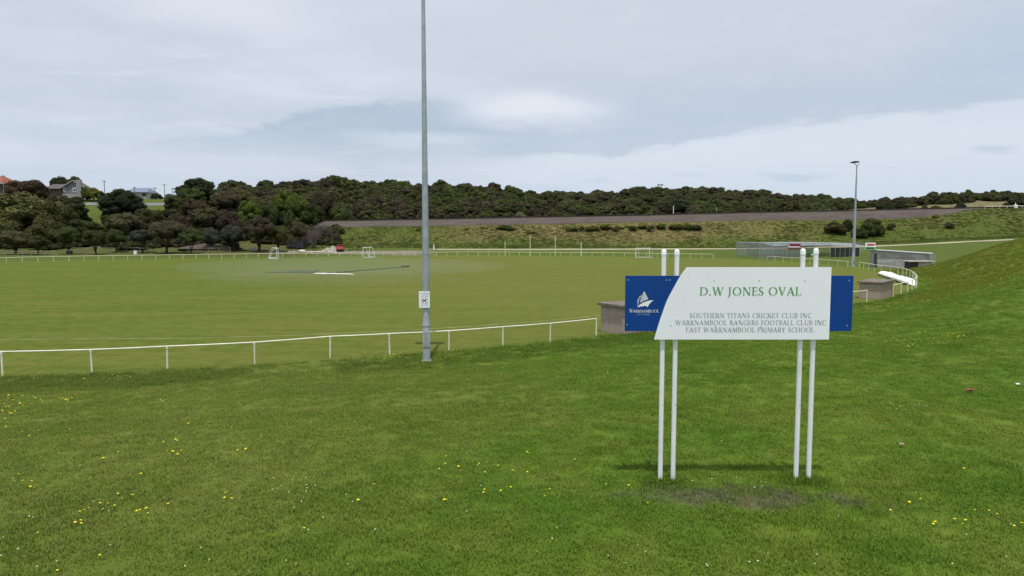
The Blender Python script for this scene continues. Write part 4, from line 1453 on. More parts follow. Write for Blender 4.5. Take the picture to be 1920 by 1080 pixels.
h1 = thing('gabled_house', 'blue grey weatherboard house with a gable end and tall chimney on the left hill', 'house', (0, 0, 0))
gx0, gx1 = hx(119.5), hx(162)
gm = hx(141)
ze, zr, zb_ = hzv(352), hzv(339.2), hzv(364)
zbase = hz(gm, hY) - 0.8
wl = MB().prism([(gx0, zb_), (gx1, zb_), (gx1, ze), (gm, zr), (gx0, ze)], hY, hY + 3).build('wall', M['wall_grey'], h1)
MB().bbox(gx0 - 0.05, gx1 + 0.05, hY - 0.06, hY + 3.03, zbase, zb_, 0.02).build('base_wall', M['wall_cream'], h1)
th = 0.25
ov = 0.8
for s, xe in ((-1, gx0), (1, gx1)):
    sl_ = (zr - ze) / (gm - gx0) if s < 0 else (ze - zr) / (gx1 - gm)
    xo = xe + s * ov
    zo = ze + sl_ * s * ov
    MB().prism([(gm, zr), (xo, zo), (xo, zo + th), (gm, zr + th)], hY - 0.5, hY + 3.4).build('roof', M['roof_grey'], h1)
    MB().prism([(gm, zr - 0.02), (xo, zo - 0.02), (xo, zo + th + .03), (gm, zr + th + .03)], hY - 0.62, hY - 0.5).build('barge_board', M['wall_cream'], h1)
wx0, wx1 = hx(80), gx0 - 0.02
zwe, zwr = hzv(352.5), hzv(343)
MB().box(wx0, wx1, hY + 2.5, hY + 9, zbase, zwe).build('wing_wall', M['wall_brown'], h1)
MB().add([(wx0 - .6, hY + 1.8, zwe - 0.1), (gm - 1.5, hY + 1.8, zwe - 0.1), (gm - 1.5, hY + 6, zwr), (wx0 + .4, hY + 6, zwr), (wx0 - .6, hY + 10.2, zwe - .1), (gm - 1.5, hY + 10.2, zwe - .1)],
         [(0, 1, 2, 3), (3, 2, 5, 4), (0, 3, 4), (0, 4, 5, 1)]).build('wing_roof', M['roof_grey'], h1)
ch = MB().bbox(hx(148), hx(157), hY - 0.9, hY - 0.05, zbase, hzv(337.5), 0.03).build('chimney', paint('chimney_render', (0.29, 0.285, 0.28), 0.9), h1)
for a, c_, t0, t1 in ((121, 125.2, 352.3, 360), (139, 148.2, 352.3, 360.3)):
    f_ = MB().box(hx(a), hx(c_), hY - 0.12, hY - 0.01, hzv(t1), hzv(t0)).build('window', M['white'], h1)
    m_ = 0.22
    xm = (hx(a) + hx(c_)) / 2
    pn = MB()
    if c_ - a > 6:
        pn.box(hx(a) + m_, xm - 0.1, hY - 0.14, hY - 0.121, hzv(t1) + m_, hzv(t0) - m_).box(xm + 0.1, hx(c_) - m_, hY - 0.14, hY - 0.121, hzv(t1) + m_, hzv(t0) - m_)
    else:
        pn.box(hx(a) + m_, hx(c_) - m_, hY - 0.14, hY - 0.121, hzv(t1) + m_, hzv(t0) - m_)
    pn.build('pane', M['glass'], f_)
MB().box(hx(111), hx(118.5), hY + 2.42, hY + 2.49, hzv(366), hzv(357)).build('garage_door', M['dark'], h1)
tag(MB().bbox(hx(84), hx(114), hY - 4.5, hY - 4.2, hz(hx(100), hY - 4.4) - 0.5, hzv(370, hY - 4.4), 0.03).build('garden_wall', M['wall_cream']), 'low pale garden wall in front of the gabled house', 'wall')

h0 = thing('red_roofed_house', 'house with an orange tiled roof at the left edge of the hill', 'house', (0, 0, 0))
Y0 = 240.0
a0, a1 = hx(-70, Y0), hx(12, Y0)
MB().box(a0, a1 - 0.8, Y0, Y0 + 9, hz(a1, Y0) - 0.8, hzv(345, Y0)).build('wall', M['wall_brown'], h0)
MB().add([(a0, Y0 - .6, hzv(343, Y0)), (a1, Y0 - .6, hzv(343, Y0)), (a1 - 3.2, Y0 + 4.5, hzv(329, Y0)), (a0, Y0 + 4.5, hzv(329, Y0)), (a1, Y0 + 9.6, hzv(343, Y0)), (a0, Y0 + 9.6, hzv(343, Y0))],
         [(0, 1, 2, 3), (1, 4, 2), (3, 2, 4, 5), (0, 3, 5), (0, 5, 4, 1)]).build('roof', M['terracotta'], h0)
MB().box(a0, a1 + 0.6, Y0 - .85, Y0 - .61, hzv(345.2, Y0), hzv(342.6, Y0)).build('gutter', M['wall_cream'], h0)
for px in (1.5, 6.5):
    w_ = MB().box(hx(px - 1.4, Y0), hx(px + 1.4, Y0), Y0 - .06, Y0 - .004, hzv(355, Y0), hzv(347.5, Y0)).build('window', M['dark'], h0)

h2 = thing('blue_roofed_house', 'white house with a blue sheet roof behind the dark round tree', 'house', (0, 0, 0))
Y2 = 268.0
b0, b1 = hx(239, Y2), hx(279, Y2)
MB().box(b0 + .6, b1 - .3, Y2, Y2 + 8, hz(b1, Y2) - 1, hzv(360.3, Y2)).build('wall', M['wall_cream'], h2)
MB().add([(b0, Y2 - .6, hzv(360.5, Y2)), (b1, Y2 - .6, hzv(360.5, Y2)), (hx(272.5, Y2), Y2 + 4, hzv(351, Y2)), (b0 + .5, Y2 + 4, hzv(351, Y2)), (b1, Y2 + 8.6, hzv(360.5, Y2)), (b0, Y2 + 8.6, hzv(360.5, Y2))],
         [(0, 1, 2, 3), (1, 4, 2), (3, 2, 4, 5), (0, 3, 5), (0, 5, 4, 1)]).build('roof', M['roof_blue'], h2)
MB().box(hx(268, Y2), hx(276, Y2), Y2 - .06, Y2 - .004, hzv(367, Y2), hzv(363, Y2)).build('window', M['glass'], h2)
h3 = thing('far_white_house', 'small white gabled house at the end of the lane on the skyline', 'house', (0, 0, 0))
Y3 = 320.0
c0, c1 = hx(312, Y3), hx(326, Y3)
cm = (c0 + c1) / 2
MB().prism([(c0, hzv(384, Y3)), (c1, hzv(384, Y3)), (c1, hzv(366.5, Y3)), (cm, hzv(364, Y3)), (c0, hzv(366.5, Y3))], Y3, Y3 + 8).build('wall', M['wall_cream'], h3)
for s, xe in ((-1, c0), (1, c1)):
    MB().prism([(cm, hzv(364, Y3)), (xe + s * .5, hzv(366.8, Y3)), (xe + s * .5, hzv(366.8, Y3) + .25), (cm, hzv(364, Y3) + .25)], Y3 - .5, Y3 + 8.5).build('roof', M['roof_blue'], h3)
# road and lane in front of the houses
ribbon('road', paint('grey_asphalt_road', (0.17, 0.17, 0.17), 0.9, var=0.2, scale=0.5), 60, 330, [lambda q: 236.5, lambda q: 238.5, lambda q: 241], 0.08)

# ================================================================== TIMBER AND WIRE FENCES UNDER THE TREES
def post_fence(name, label, pxs, Y, top_py, rails, mat, pr=0.07, cat='fence'):
    t = thing(name, label, cat, (0, 0, 0), 0)
    pts = [(P(px, 470, Y).x, Y) for px in pxs]
    for x, y in pts:
        z = hz(x, y)
        MB().tube([(x, y, z - 0.2), (x, y, zpy(top_py, Y))], pr, 6).build('post', mat, t)
    for f_ in rails:
        MB().tube([(x, y, hz(x, y) + (zpy(top_py, Y) - hz(x, y)) * f_) for x, y in pts], pr * 0.8, 6).build('rail', mat, t)


post_fence('timber_fence', 'grey timber rail fence under the trees at the far left', [-14, 7, 33, 42, 59, 83, 105], 160, 470.5, [0.93, 0.5], M['timber'])
post_fence('timber_fence', 'pale timber rail fence under the trees left of centre', [135, 156, 200, 237, 262], 178, 464, [0.9], M['timber'])
post_fence('timber_gate', 'pale timber frame with one crossbar beside the white bin under the trees', [262, 283.5], 171, 465, [0.98], M['timber'], 0.06)
post_fence('wire_fence', 'tall post and wire fence in front of the dark brush heap', [349, 371, 391, 411, 432], 177, 463, [0.98, 0.6, 0.25], M['timber'], 0.05)
v = P(254.5, 477.5, 168)
bn = thing('litter_bin', 'small white bin standing in the shade under the trees', 'bin', (v.x, 168, hz(v.x, 168)))
MB().bbox(-0.35, 0.35, -0.3, 0.3, 0.05, 1.0, 0.04).build('body', M['white'], bn)
MB().bbox(-0.38, 0.38, -0.33, 0.33, 1.0, 1.08, 0.02).build('lid', M['galv'], bn)
for px, nm in ((127.5, 'left of the two'), (133, 'right of the two')):
    v = P(px, 478, 168)
    bn = thing('litter_bin', 'dark wheeled bin under the green tree, ' + nm, 'bin', (v.x, 168, hz(v.x, 168)))
    MB().prism([(-0.24, 0.08), (0.24, 0.08), (0.3, 1.0), (-0.3, 1.0)], -0.3, 0.3).build('body', M['dark'], bn)
    MB().bbox(-0.33, 0.33, -0.35, 0.33, 1.0, 1.07, 0.02).build('lid', M['galv'], bn)
heap('dark brush heap of dead branches behind the wire fence', 392, 470, 184, 16, 1.5, paint('dead_brush', (0.085, 0.062, 0.05), 0.95, var=0.4, scale=1.5, bump=0.8), 8, 'brush_heap', 'brush heap')

# ================================================================== VEGETATION
def foliage_mat(name, dark, light, tip=None, island=False):
    m, T, b = mat_new(name)
    t = T.node('ShaderNodeAttribute', attribute_name='tint').outputs['Fac']
    oi = T.node('ShaderNodeObjectInfo')
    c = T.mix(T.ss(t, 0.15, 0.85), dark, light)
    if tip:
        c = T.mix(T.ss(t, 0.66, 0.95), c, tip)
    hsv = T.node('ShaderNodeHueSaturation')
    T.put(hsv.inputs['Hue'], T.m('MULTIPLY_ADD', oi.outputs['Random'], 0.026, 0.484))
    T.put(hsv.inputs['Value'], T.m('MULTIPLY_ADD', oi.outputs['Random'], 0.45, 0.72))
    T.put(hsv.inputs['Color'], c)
    T.put(b.inputs['Base Color'], hsv.outputs[0])
    b.inputs['Roughness'].default_value = 0.75
    b.inputs['Specular IOR Level'].default_value = 0.2
    tr = T.node('ShaderNodeBsdfTranslucent')
    T.put(tr.inputs['Color'], hsv.outputs[0])
    mx = T.node('ShaderNodeMixShader')
    mx.inputs[0].default_value = 0.22
    T.l.new(b.outputs[0], mx.inputs[1])
    T.l.new(tr.outputs[0], mx.inputs[2])
    T.l.new(mx.outputs[0], T.n['Material Output'].inputs['Surface'])
    return m


FM = {
    'olive': foliage_mat('olive_foliage', (0.04, 0.045, 0.016), (0.132, 0.138, 0.04)),
    'brown': foliage_mat('brown_foliage', (0.046, 0.04, 0.024), (0.124, 0.106, 0.058)),
    'russet': foliage_mat('russet_foliage', (0.052, 0.04, 0.026), (0.13, 0.096, 0.054)),
    'bright': foliage_mat('bright_green_foliage', (0.05, 0.08, 0.014), (0.15, 0.195, 0.036)),
    'green': foliage_mat('mid_green_foliage', (0.034, 0.052, 0.014), (0.098, 0.128, 0.032)),
    'dark': foliage_mat('dark_green_foliage', (0.02, 0.03, 0.013), (0.052, 0.068, 0.024)),
    'blue': foliage_mat('blue_green_foliage', (0.042, 0.054, 0.039), (0.102, 0.120, 0.083)),
    'pale': foliage_mat('pale_tipped_foliage', (0.057, 0.060, 0.030), (0.138, 0.138, 0.063), (0.247, 0.255, 0.112)),
    'yellow': foliage_mat('yellow_flowering_foliage', (0.075, 0.090, 0.022), (0.240, 0.225, 0.038), (0.540, 0.450, 0.045)),
    'gorse': foliage_mat('yellow_green_foliage', (0.090, 0.112, 0.022), (0.225, 0.240, 0.045), (0.390, 0.360, 0.060)),
    'silver': foliage_mat('silvery_foliage', (0.120, 0.150, 0.083), (0.285, 0.330, 0.195), (0.450, 0.480, 0.360)),
}


def ico(sub=1):
    bm = bmesh.new()
    bmesh.ops.create_icosphere(bm, subdivisions=sub, radius=1)
    bm.verts.index_update()
    v = np.array([q.co[:] for q in bm.verts])
    f = [[q.index for q in p.verts] for p in bm.faces]
    bm.free()
    return v, f


ICO_V, ICO_F = ico(2)


def crown_mesh(name, seed, style, n_leaf=5200, leaf=0.034):
    """Unit crown: x,y within -0.5..0.5, z 0..1. Leaf-sized faces spread over overlapping lobes, over dark filler blobs."""
    g_ = np.random.default_rng(seed)
    lobes = []
    nl = {'dome': 44, 'umbrella': 40, 'irregular': 30, 'pine': 30, 'bush': 22}[style]
    for i in range(nl):
        a = g_.uniform(0, 2 * math.pi)
        q = math.sqrt(g_.random())
        se = g_.uniform(-.35, 1)                       # sine of the elevation on the crown's envelope
        ce = math.sqrt(max(0, 1 - se * se))
        f = g_.uniform(.80, 1.0)
        if style == 'dome':
            r = g_.uniform(.12, .17)
            c = np.array([math.cos(a) * ce * .36 * f, math.sin(a) * ce * .36 * f, .34 + se * f * (.51 if se > 0 else .55)])
        elif style == 'umbrella':
            r = g_.uniform(.11, .17)
            c = np.array([math.cos(a) * ce * .37 * f, math.sin(a) * ce * .37 * f, .44 + se * f * .40])
        elif style == 'pine':
            zz = g_.random()
            r = g_.uniform(.10, .16)
            rr = .36 * (1 - zz) ** 0.6 + .06
            c = np.array([math.cos(a) * rr * g_.uniform(.5, 1), math.sin(a) * rr * g_.uniform(.5, 1), .12 + .76 * zz])
        elif style == 'bush':
            r = g_.uniform(.13, .21)
            se = abs(se)
            c = np.array([math.cos(a) * ce * .34 * f, math.sin(a) * ce * .34 * f, .16 + .62 * se * f * g_.uniform(.75, 1)])
        else:
            r = g_.uniform(.11, .20)
            c = np.array([math.cos(a) * q * .37, math.sin(a) * q * .37, .20 + .62 * g_.random() * math.sqrt(max(0, 1 - q * q * .8))])
        lobes.append((c, r, g_.uniform(-.14, .14)))
    lobes.append((np.array([0, 0, .42]), .30, -.1))
    asp = 1.0 if style in ('dome', 'pine') else 1.15
    V, Fc, Tn = [], [], []
    b0 = 0
    for c, r, tv in lobes:                     # filler blobs, tinted darker to paint the shade between the leaves
        jit = 1 + .28 * (g_.random((len(ICO_V), 1)) - .5)
        v = c + ICO_V * jit * r * .78 * np.array([1, 1, asp])
        V.append(v)
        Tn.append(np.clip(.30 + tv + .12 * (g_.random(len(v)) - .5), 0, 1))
        Fc += [[b0 + k for k in f] for f in ICO_F]
        b0 += len(v)
    w = np.array([r * r for _, r, _ in lobes])
    pick = g_.choice(nl + 1, n_leaf, p=w / w.sum())
    C = np.array([l[0] for l in lobes])[pick]
    Rr = np.array([l[1] for l in lobes])[pick]
    TV = np.array([l[2] for l in lobes])[pick]
    d = g_.normal(size=(n_leaf, 3))
    d /= np.linalg.norm(d, axis=1)[:, None]
    d[:, 2] = np.where(g_.random(n_leaf) < .55, np.abs(d[:, 2]), d[:, 2])
    d[:, 2] = np.where(g_.random(n_leaf) < .3, np.abs(d[:, 2]), d[:, 2])
    pos = C + d * (Rr * (.74 + .36 * g_.random(n_leaf) ** 1.3))[:, None] * np.array([1, 1, asp])
    nrm = d + g_.normal(size=(n_leaf, 3)) * .38
    nrm /= np.linalg.norm(nrm, axis=1)[:, None]
    t1 = np.cross(nrm, g_.normal(size=(n_leaf, 3)))
    t1 /= np.linalg.norm(t1, axis=1)[:, None]
    t2 = np.cross(nrm, t1)
    L = leaf * (.55 + .9 * g_.random(n_leaf))[:, None]
    Wd = L * (.45 + .35 * g_.random(n_leaf))[:, None]
    bend = nrm * L * .25
    q = np.stack([pos - t1 * L - bend, pos - t2 * Wd, pos + t1 * L - bend, pos + t2 * Wd], 1).reshape(-1, 3)
    V.append(q)
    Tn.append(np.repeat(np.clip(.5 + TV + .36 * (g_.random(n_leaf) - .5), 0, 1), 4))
    ids = np.arange(n_leaf * 4).reshape(-1, 4) + b0
    Fc += ids.tolist()
    V = np.concatenate(V)
    if style != 'bush':
        V[:, 2] = np.maximum(V[:, 2], 0.0)
    me = bpy.data.meshes.new(name)
    me.from_pydata(V.tolist(), [], Fc)
    a_ = me.attributes.new('tint', 'FLOAT', 'POINT')
    a_.data.foreach_set('value', np.concatenate(Tn).astype(np.float32))
    me.materials.append(FM['olive'])
    return me


def trunk_mesh(name, seed, spread=0.34, limbs=4, thick=0.035):
    """Unit trunk: short bole that forks into leaning, kinked limbs; z 0..1."""
    r = random.Random(seed)
    mb = MB()
    fk = r.uniform(.10, .22)
    mb.tube([(0, 0, -.06), (r.uniform(-.02, .02), 0, fk * .5), (r.uniform(-.03, .03), r.uniform(-.03, .03), fk)], [thick * 1.35, thick * 1.1, thick], 8)
    for k in range(limbs):
        a = 2 * math.pi * (k + r.uniform(-.3, .3)) / limbs
        sp = spread * r.uniform(.55, 1.1)
        p = [(0, 0, fk * .8)]
        for q in (.35, .62, .85, 1.0):
            p.append((math.cos(a) * sp * q + r.uniform(-.03, .03), math.sin(a) * sp * q + r.uniform(-.03, .03), fk + (1 - fk) * q ** .9 * r.uniform(.92, 1.05)))
        mb.tube(p, [thick * .8, thick * .62, thick * .5, thick * .36, thick * .2], 7)
        a2 = a + r.uniform(-.9, .9)
        s0 = Vector(p[2])
        mb.tube([s0, s0 + Vector((math.cos(a2) * .12, math.sin(a2) * .12, .16)), s0 + Vector((math.cos(a2) * .2, math.sin(a2) * .2, .36))], [thick * .45, thick * .32, thick * .15], 6)
    me = mb.mesh(name)
    me.materials.append(M['bark'])
    me.shade_smooth()
    return me


CR = {
    'dome': [crown_mesh('crown', s, 'dome', 10500, .021) for s in (1, 2, 3)],
    'umbrella': [crown_mesh('crown', s, 'umbrella', 9500, .022) for s in (4, 5, 6)],
    'irregular': [crown_mesh('crown', s, 'irregular', 8500, .024) for s in (7, 8, 9, 10)],
    'pine': [crown_mesh('crown', s, 'pine', 7500, .024) for s in (12, 13)],
    'bush': [crown_mesh('foliage', s, 'bush', 4200, .032) for s in (14, 15, 16)],
}
TK_M = [trunk_mesh('trunk', s, .30 + .05 * (s % 3), 3 + s % 3) for s in range(5)]
n_tree = 0


def tree(name, label, style, mat, px, pt, pb, wpx, Y, group, cat='tree', trunk=True, thick=1.0, lean=0.0):
    """Crown spans pt..pb (picture heights) at distance Y and stands on the terrain."""
    global n_tree
    n_tree += 1
    k = n_tree
    x = P(px, 440, Y).x
    zg_ = hz(x, Y)
    w_ = wpx / F * Y * 1.04
    zt, zb = zpy(pt, Y), zpy(pb, Y)
    if trunk and group == BK:
        zb = min(zb, zg_ + 0.10 * (zt - zg_))
    zb = max(zb, zg_ + 0.1) if trunk else max(min(zb, zg_ + 0.3), zg_ - 0.6)
    hc = max(zt - zb, 0.6)
    t = thing(name, label, cat, (x - lean, Y, zg_), 0, group)
    me = CR[style][k % len(CR[style])]
    c = bpy.data.objects.new('crown' if trunk else 'foliage', me)
    COL.objects.link(c)
    c.parent = t
    c.location = (lean, 0, zb - zg_)
    sx = w_ * (-1 if k % 2 else 1)
    c.rotation_euler = (0, 0, 0)
    c.scale = (sx, w_ * 0.95, hc)
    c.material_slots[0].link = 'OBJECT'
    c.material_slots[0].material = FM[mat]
    if trunk:
        tm = bpy.data.objects.new('trunk', TK_M[k % 5])
        COL.objects.link(tm)
        tm.parent = t
        ht = (zb - zg_) + hc * .62
        tm.scale = (max(w_ * .9, 2) * (-1 if k % 3 else 1), max(w_ * .9, 2), ht)
    return t


FR, BK = 'trees along the far left edge of the oval', 'trees on the left slope'
TREES = [
    # ---- front row, trunks showing
    ('spreading_tree', 'low spreading tree at the left frame edge with a yellow green lit top', 'irregular', 'pale', 28, 430, 463, 74, 168, FR),
    ('small_tree', 'small grey brown tree with a forked pale trunk over the timber fence', 'irregular', 'olive', 70, 437, 468, 40, 167, FR),
    ('small_tree', 'rounded green tree above the dark wheeled bins', 'umbrella', 'green', 128, 424, 462, 44, 169, FR),
    ('small_tree', 'grey green round tree on one straight trunk right of the bins', 'irregular', 'olive', 178, 425, 461, 42, 168, FR),
    ('small_tree', 'green tree with forked trunks between the round tree and the white bin', 'irregular', 'green', 217, 427, 458, 38, 175, FR),
    ('small_tree', 'grey green tree with several dark stems behind the white bin', 'irregular', 'blue', 266, 426, 458, 44, 174, FR),
    ('leaning_tree', 'broad brown green tree leaning left with long bare stems', 'umbrella', 'brown', 312, 411, 455, 68, 172, FR),
    ('small_tree', 'green tree on a straight trunk at the left end of the wire fence', 'umbrella', 'green', 357, 426, 460, 42, 172, FR),
    ('small_tree', 'blue green bushy tree behind the wire fence', 'irregular', 'blue', 395, 425, 462, 40, 180, FR),
    ('small_tree', 'wide blue green tree above the dark brush heap', 'umbrella', 'blue', 438, 419, 461, 54, 181, FR),
    ('spreading_tree', 'tall spreading brown green tree with a fan of dark limbs left of the side-on goal', 'umbrella', 'brown', 486, 405, 455, 62, 183, FR),
    ('small_tree', 'dark green tree with thin fanned limbs behind the side-on goal', 'irregular', 'olive', 521, 417, 455, 42, 185, FR),
    ('small_tree', 'dull brown tree behind the dark trailers', 'irregular', 'brown', 560, 412, 448, 38, 194, FR),
    # ---- behind
    ('broad_tree', 'huge olive tree mass with lit upper crown below the red roofed house', 'umbrella', 'olive', 42, 360, 445, 138, 196, BK),
    ('broad_tree', 'olive brown tree filling the slope between the huge olive tree and the dark pine', 'irregular', 'olive', 112, 372, 446, 70, 194, BK),
    ('broad_tree', 'shaded olive tree at the far left below the huge crown', 'irregular', 'olive', 8, 398, 455, 80, 188, BK),
    ('broad_tree', 'dull olive tree behind the dark wheeled bins', 'irregular', 'olive', 88, 405, 460, 76, 184, BK),
    ('pine_tree', 'dark feathery pine in front of the gabled house', 'pine', 'dark', 140, 371, 424, 62, 214, BK),
    ('broad_tree', 'low dark tree under the feathery pine', 'irregular', 'green', 156, 408, 450, 76, 194, BK),
    ('round_tree', 'dense dark green round tree standing right of the grassy gap', 'dome', 'dark', 226, 350, 412, 76, 222, BK),
    ('round_tree', 'dark green bushy tree touching the right of the dense round tree', 'irregular', 'dark', 256, 362, 410, 40, 224, BK),
    ('broad_tree', 'grey olive tree with a pale lit top below the dense round tree', 'irregular', 'pale', 236, 393, 440, 66, 202, BK),
    ('broad_tree', 'dull olive tree right of the pale topped one', 'irregular', 'olive', 284, 388, 432, 50, 208, BK),
    ('broad_tree', 'dark rounded tree below the lane on the left hill', 'dome', 'dark', 308, 389, 424, 44, 214, BK),
    ('broad_tree', 'russet brown tree below the dark rounded tree', 'irregular', 'russet', 334, 399, 444, 56, 196, BK),
    ('umbrella_tree', 'tall dark umbrella shaped tree breaking the skyline on the left', 'umbrella', 'dark', 374, 333, 386, 80, 236, BK),
    ('round_tree', 'green dome tree in front of the dark umbrella tree', 'dome', 'green', 362, 347, 388, 56, 231, BK),
    ('round_tree', 'dark brown green tree left of the green dome tree', 'irregular', 'olive', 332, 360, 398, 44, 228, BK),
    ('round_tree', 'russet brown tree below the green dome tree', 'dome', 'russet', 367, 370, 410, 48, 222, BK),
    ('broad_tree', 'pale tipped yellow green tree in the middle of the left slope', 'irregular', 'pale', 390, 383, 430, 68, 205, BK),
    ('broad_tree', 'grey brown tree right of the umbrella tree', 'umbrella', 'brown', 424, 356, 402, 62, 228, BK),
    ('broad_tree', 'olive yellow low crown on the skyline right of the umbrella tree', 'umbrella', 'olive', 446, 353, 392, 70, 240, BK),
    ('broad_tree', 'brown tree behind the blue green bushy tree', 'irregular', 'brown', 430, 390, 436, 56, 200, BK),
    ('round_tree', 'bright green dome tree, the lower left of two bright ones', 'dome', 'bright', 469, 371, 420, 50, 216, BK),
    ('round_tree', 'bright green dome tree, the upper right of two bright ones', 'dome', 'bright', 543, 352, 402, 72, 226, BK),
    ('round_tree', 'mid green tree between the two bright domes', 'irregular', 'green', 507, 375, 416, 42, 219, BK),
    ('broad_tree', 'bright green low tree left under the lower bright dome', 'irregular', 'bright', 444, 395, 424, 36, 209, BK),
    ('small_tree', 'small pointed green tree under the upper bright dome', 'dome', 'green', 543, 389, 416, 22, 214, BK),
    ('broad_tree', 'green tree with yellow green patches at the left end of the ballast bank', 'irregular', 'green', 588, 377, 415, 48, 220, BK),
    ('broad_tree', 'brown olive tree above the green patched tree', 'umbrella', 'brown', 606, 356, 400, 54, 246, BK),
    ('broad_tree', 'dark green tree in the dip under the upper bright dome', 'irregular', 'dark', 520, 393, 418, 50, 221, BK),
    # ---- on the hill top by the houses
    ('bushy_tree', 'dark brown rounded tree hiding the left of the gabled house', 'dome', 'russet', 54, 331, 364, 78, 238, BK),
    ('skyline_tree', 'dark tree behind the roof of the gabled house', 'umbrella', 'dark', 116, 328, 350, 36, 262, BK),
    ('skyline_tree', 'olive tree behind the chimney of the gabled house', 'dome', 'olive', 143, 327, 350, 34, 264, BK),
    ('flowering_tree', 'small yellow flowering tree right of the gabled house', 'dome', 'yellow', 179, 348, 368, 26, 243, BK),
    ('bushy_tree', 'dark green shrub tree between the chimney and the yellow tree', 'bush', 'green', 165, 347, 374, 20, 244, BK),
    ('bushy_tree', 'dark shrub right of the yellow flowering tree', 'irregular', 'dark', 190, 355, 374, 18, 246, BK),
    ('hedge_shrub', 'low grey green garden shrub under the left wing of the gabled house', 'bush', 'blue', 99, 363, 373, 26, 240, BK),
    ('hedge_shrub', 'low olive garden shrub at the foot of the gable wall', 'bush', 'olive', 124, 364, 375, 20, 240, BK),
    ('hedge_shrub', 'low dark hedge along the foot of the gable wall', 'bush', 'dark', 144, 367, 375, 36, 240, BK),
    ('bushy_tree', 'dark hedge tree beside the lane right of the blue roof', 'bush', 'dark', 296, 360, 380, 22, 262, BK),
]
for row in TREES:
    tree(*row)
SH = 'separate shrubs on the railway bank'
SHRUBS = [
    ('broad dark shrub right of the far light pole on the bank', 'green', 1634, 404, 444, 48, 211),
    ('dark shrub left of the far light pole on the bank', 'olive', 1566, 412, 438, 44, 213),
    ('dark shrub touching the far light pole from behind', 'dark', 1588, 408, 430, 22, 215),
    ('low dark green shrub below the broad one by the far light pole', 'green', 1614, 424, 446, 34, 209),
    ('small dull shrub at the foot of the ballast right of the broad dark shrub', 'olive', 1670, 417, 428, 18, 214),
    ('low pale grass bush higher up the right bank', 'pale', 1780, 414, 424, 20, 213),
    ('dull yellow bush on the ballast edge at the right', 'gorse', 1752, 400, 410, 14, 223),
    ('dark green mounded shrub on the dry bank left of the goal posts', 'green', 949, 420, 435, 40, 220),
    ('yellow green shrub high on the dry bank right of the pole', 'gorse', 875, 425, 436, 16, 220),
    ('yellow green shrub left of the dark mounded shrub', 'gorse', 907, 423, 433, 20, 221),
    ('low dark shrub on the bank above the tall goal posts', 'olive', 998, 433, 442, 26, 216),
    ('bright yellow green shrub on the upper bank right of the goal posts', 'gorse', 1059, 423, 433, 13, 221),
    ('small dark shrub at the left end of the grass bank', 'dark', 626, 431, 437, 12, 218),
    ('dark shrub beside the grey pole high on the bank', 'green', 785, 428, 437, 14, 219),
]
for lab, mt, px, pt, pb, wp, Y in SHRUBS:
    tree('shrub', lab, 'bush', mt, px, pt, pb, wp, Y, SH, 'shrub', False)
rt = random.Random(4)
for k_, px in enumerate(range(1068, 1316, 11)):
    px += rt.uniform(-5, 5)
    y_ = np.interp(px, [1070, 1310], [426, 422]) + rt.uniform(-2.5, 2.5)
    tree('shrub', 'low shrub in the broken green thicket line under the ballast over the soccer goal', 'bush', ('gorse', 'bright', 'olive', 'gorse', 'green')[k_ % 5], px, y_ - rt.uniform(1.0, 4.5), y_ + 3.5, rt.uniform(10, 24), 219 + rt.uniform(-2, 2), 'thicket line under the ballast', 'shrub', False)
RS = 'shrubs standing just behind the railway'
for lab, mt, px, pt, pb, wp, Y in [
    ('pale flowering bush behind the rails left of the goal posts', 'silver', 976, 396, 410, 22, 241),
    ('silvery green bush behind the rails left of the far light pole', 'silver', 1534, 387, 398, 50, 243),
    ('dark dome shrub behind the rails over the soccer goal', 'dark', 1214, 384, 405, 30, 243),
    ('wide dark dome shrub beside the white post behind the rails', 'dark', 1263, 369, 404, 62, 246),
    ('low dark dome shrub behind the grey post', 'green', 1341, 388, 402, 48, 241),
    ('tall dark dome shrub right of the grey post', 'olive', 1372, 372, 400, 36, 246),
    ('rounded grey green shrub low behind the rails left of the tall pole', 'blue', 657, 394, 413, 18, 242),
    ('big dark brown shrub behind the rails left of the tall pole', 'brown', 676, 369, 412, 46, 247),
    ('brown domed shrub behind the rails just left of the tall pole', 'brown', 746, 366, 413, 54, 247),
    ('russet shrub behind the rails just right of the tall pole', 'russet', 806, 379, 412, 34, 245),
    ('low bright green mound behind the rails right of the russet shrub', 'bright', 884, 400, 412, 26, 241),
    ('dark shrub low behind the rails right of the far light pole', 'dark', 1655, 376, 394, 36, 246),
    ('dark shrub behind the rails, second to the right of the far light pole', 'dark', 1685, 378, 394, 28, 247),
    ('small brown shrub behind the rails in the dry grass gap', 'brown', 1731, 382, 393, 13, 246),
    ('low dark green shrub in the dry grass on the far right bank', 'green', 1752, 384, 393, 26, 244),
    ('dark shrub in the dry grass left of the pale rail fence', 'dark', 1798, 379, 391, 22, 250),
    ('big dark shrub behind the pale rail fence at the far right', 'dark', 1904, 371, 392, 50, 250),
]:
    tree('shrub', lab, 'bush', mt, px, pt, pb, wp, Y, RS, 'shrub', False)


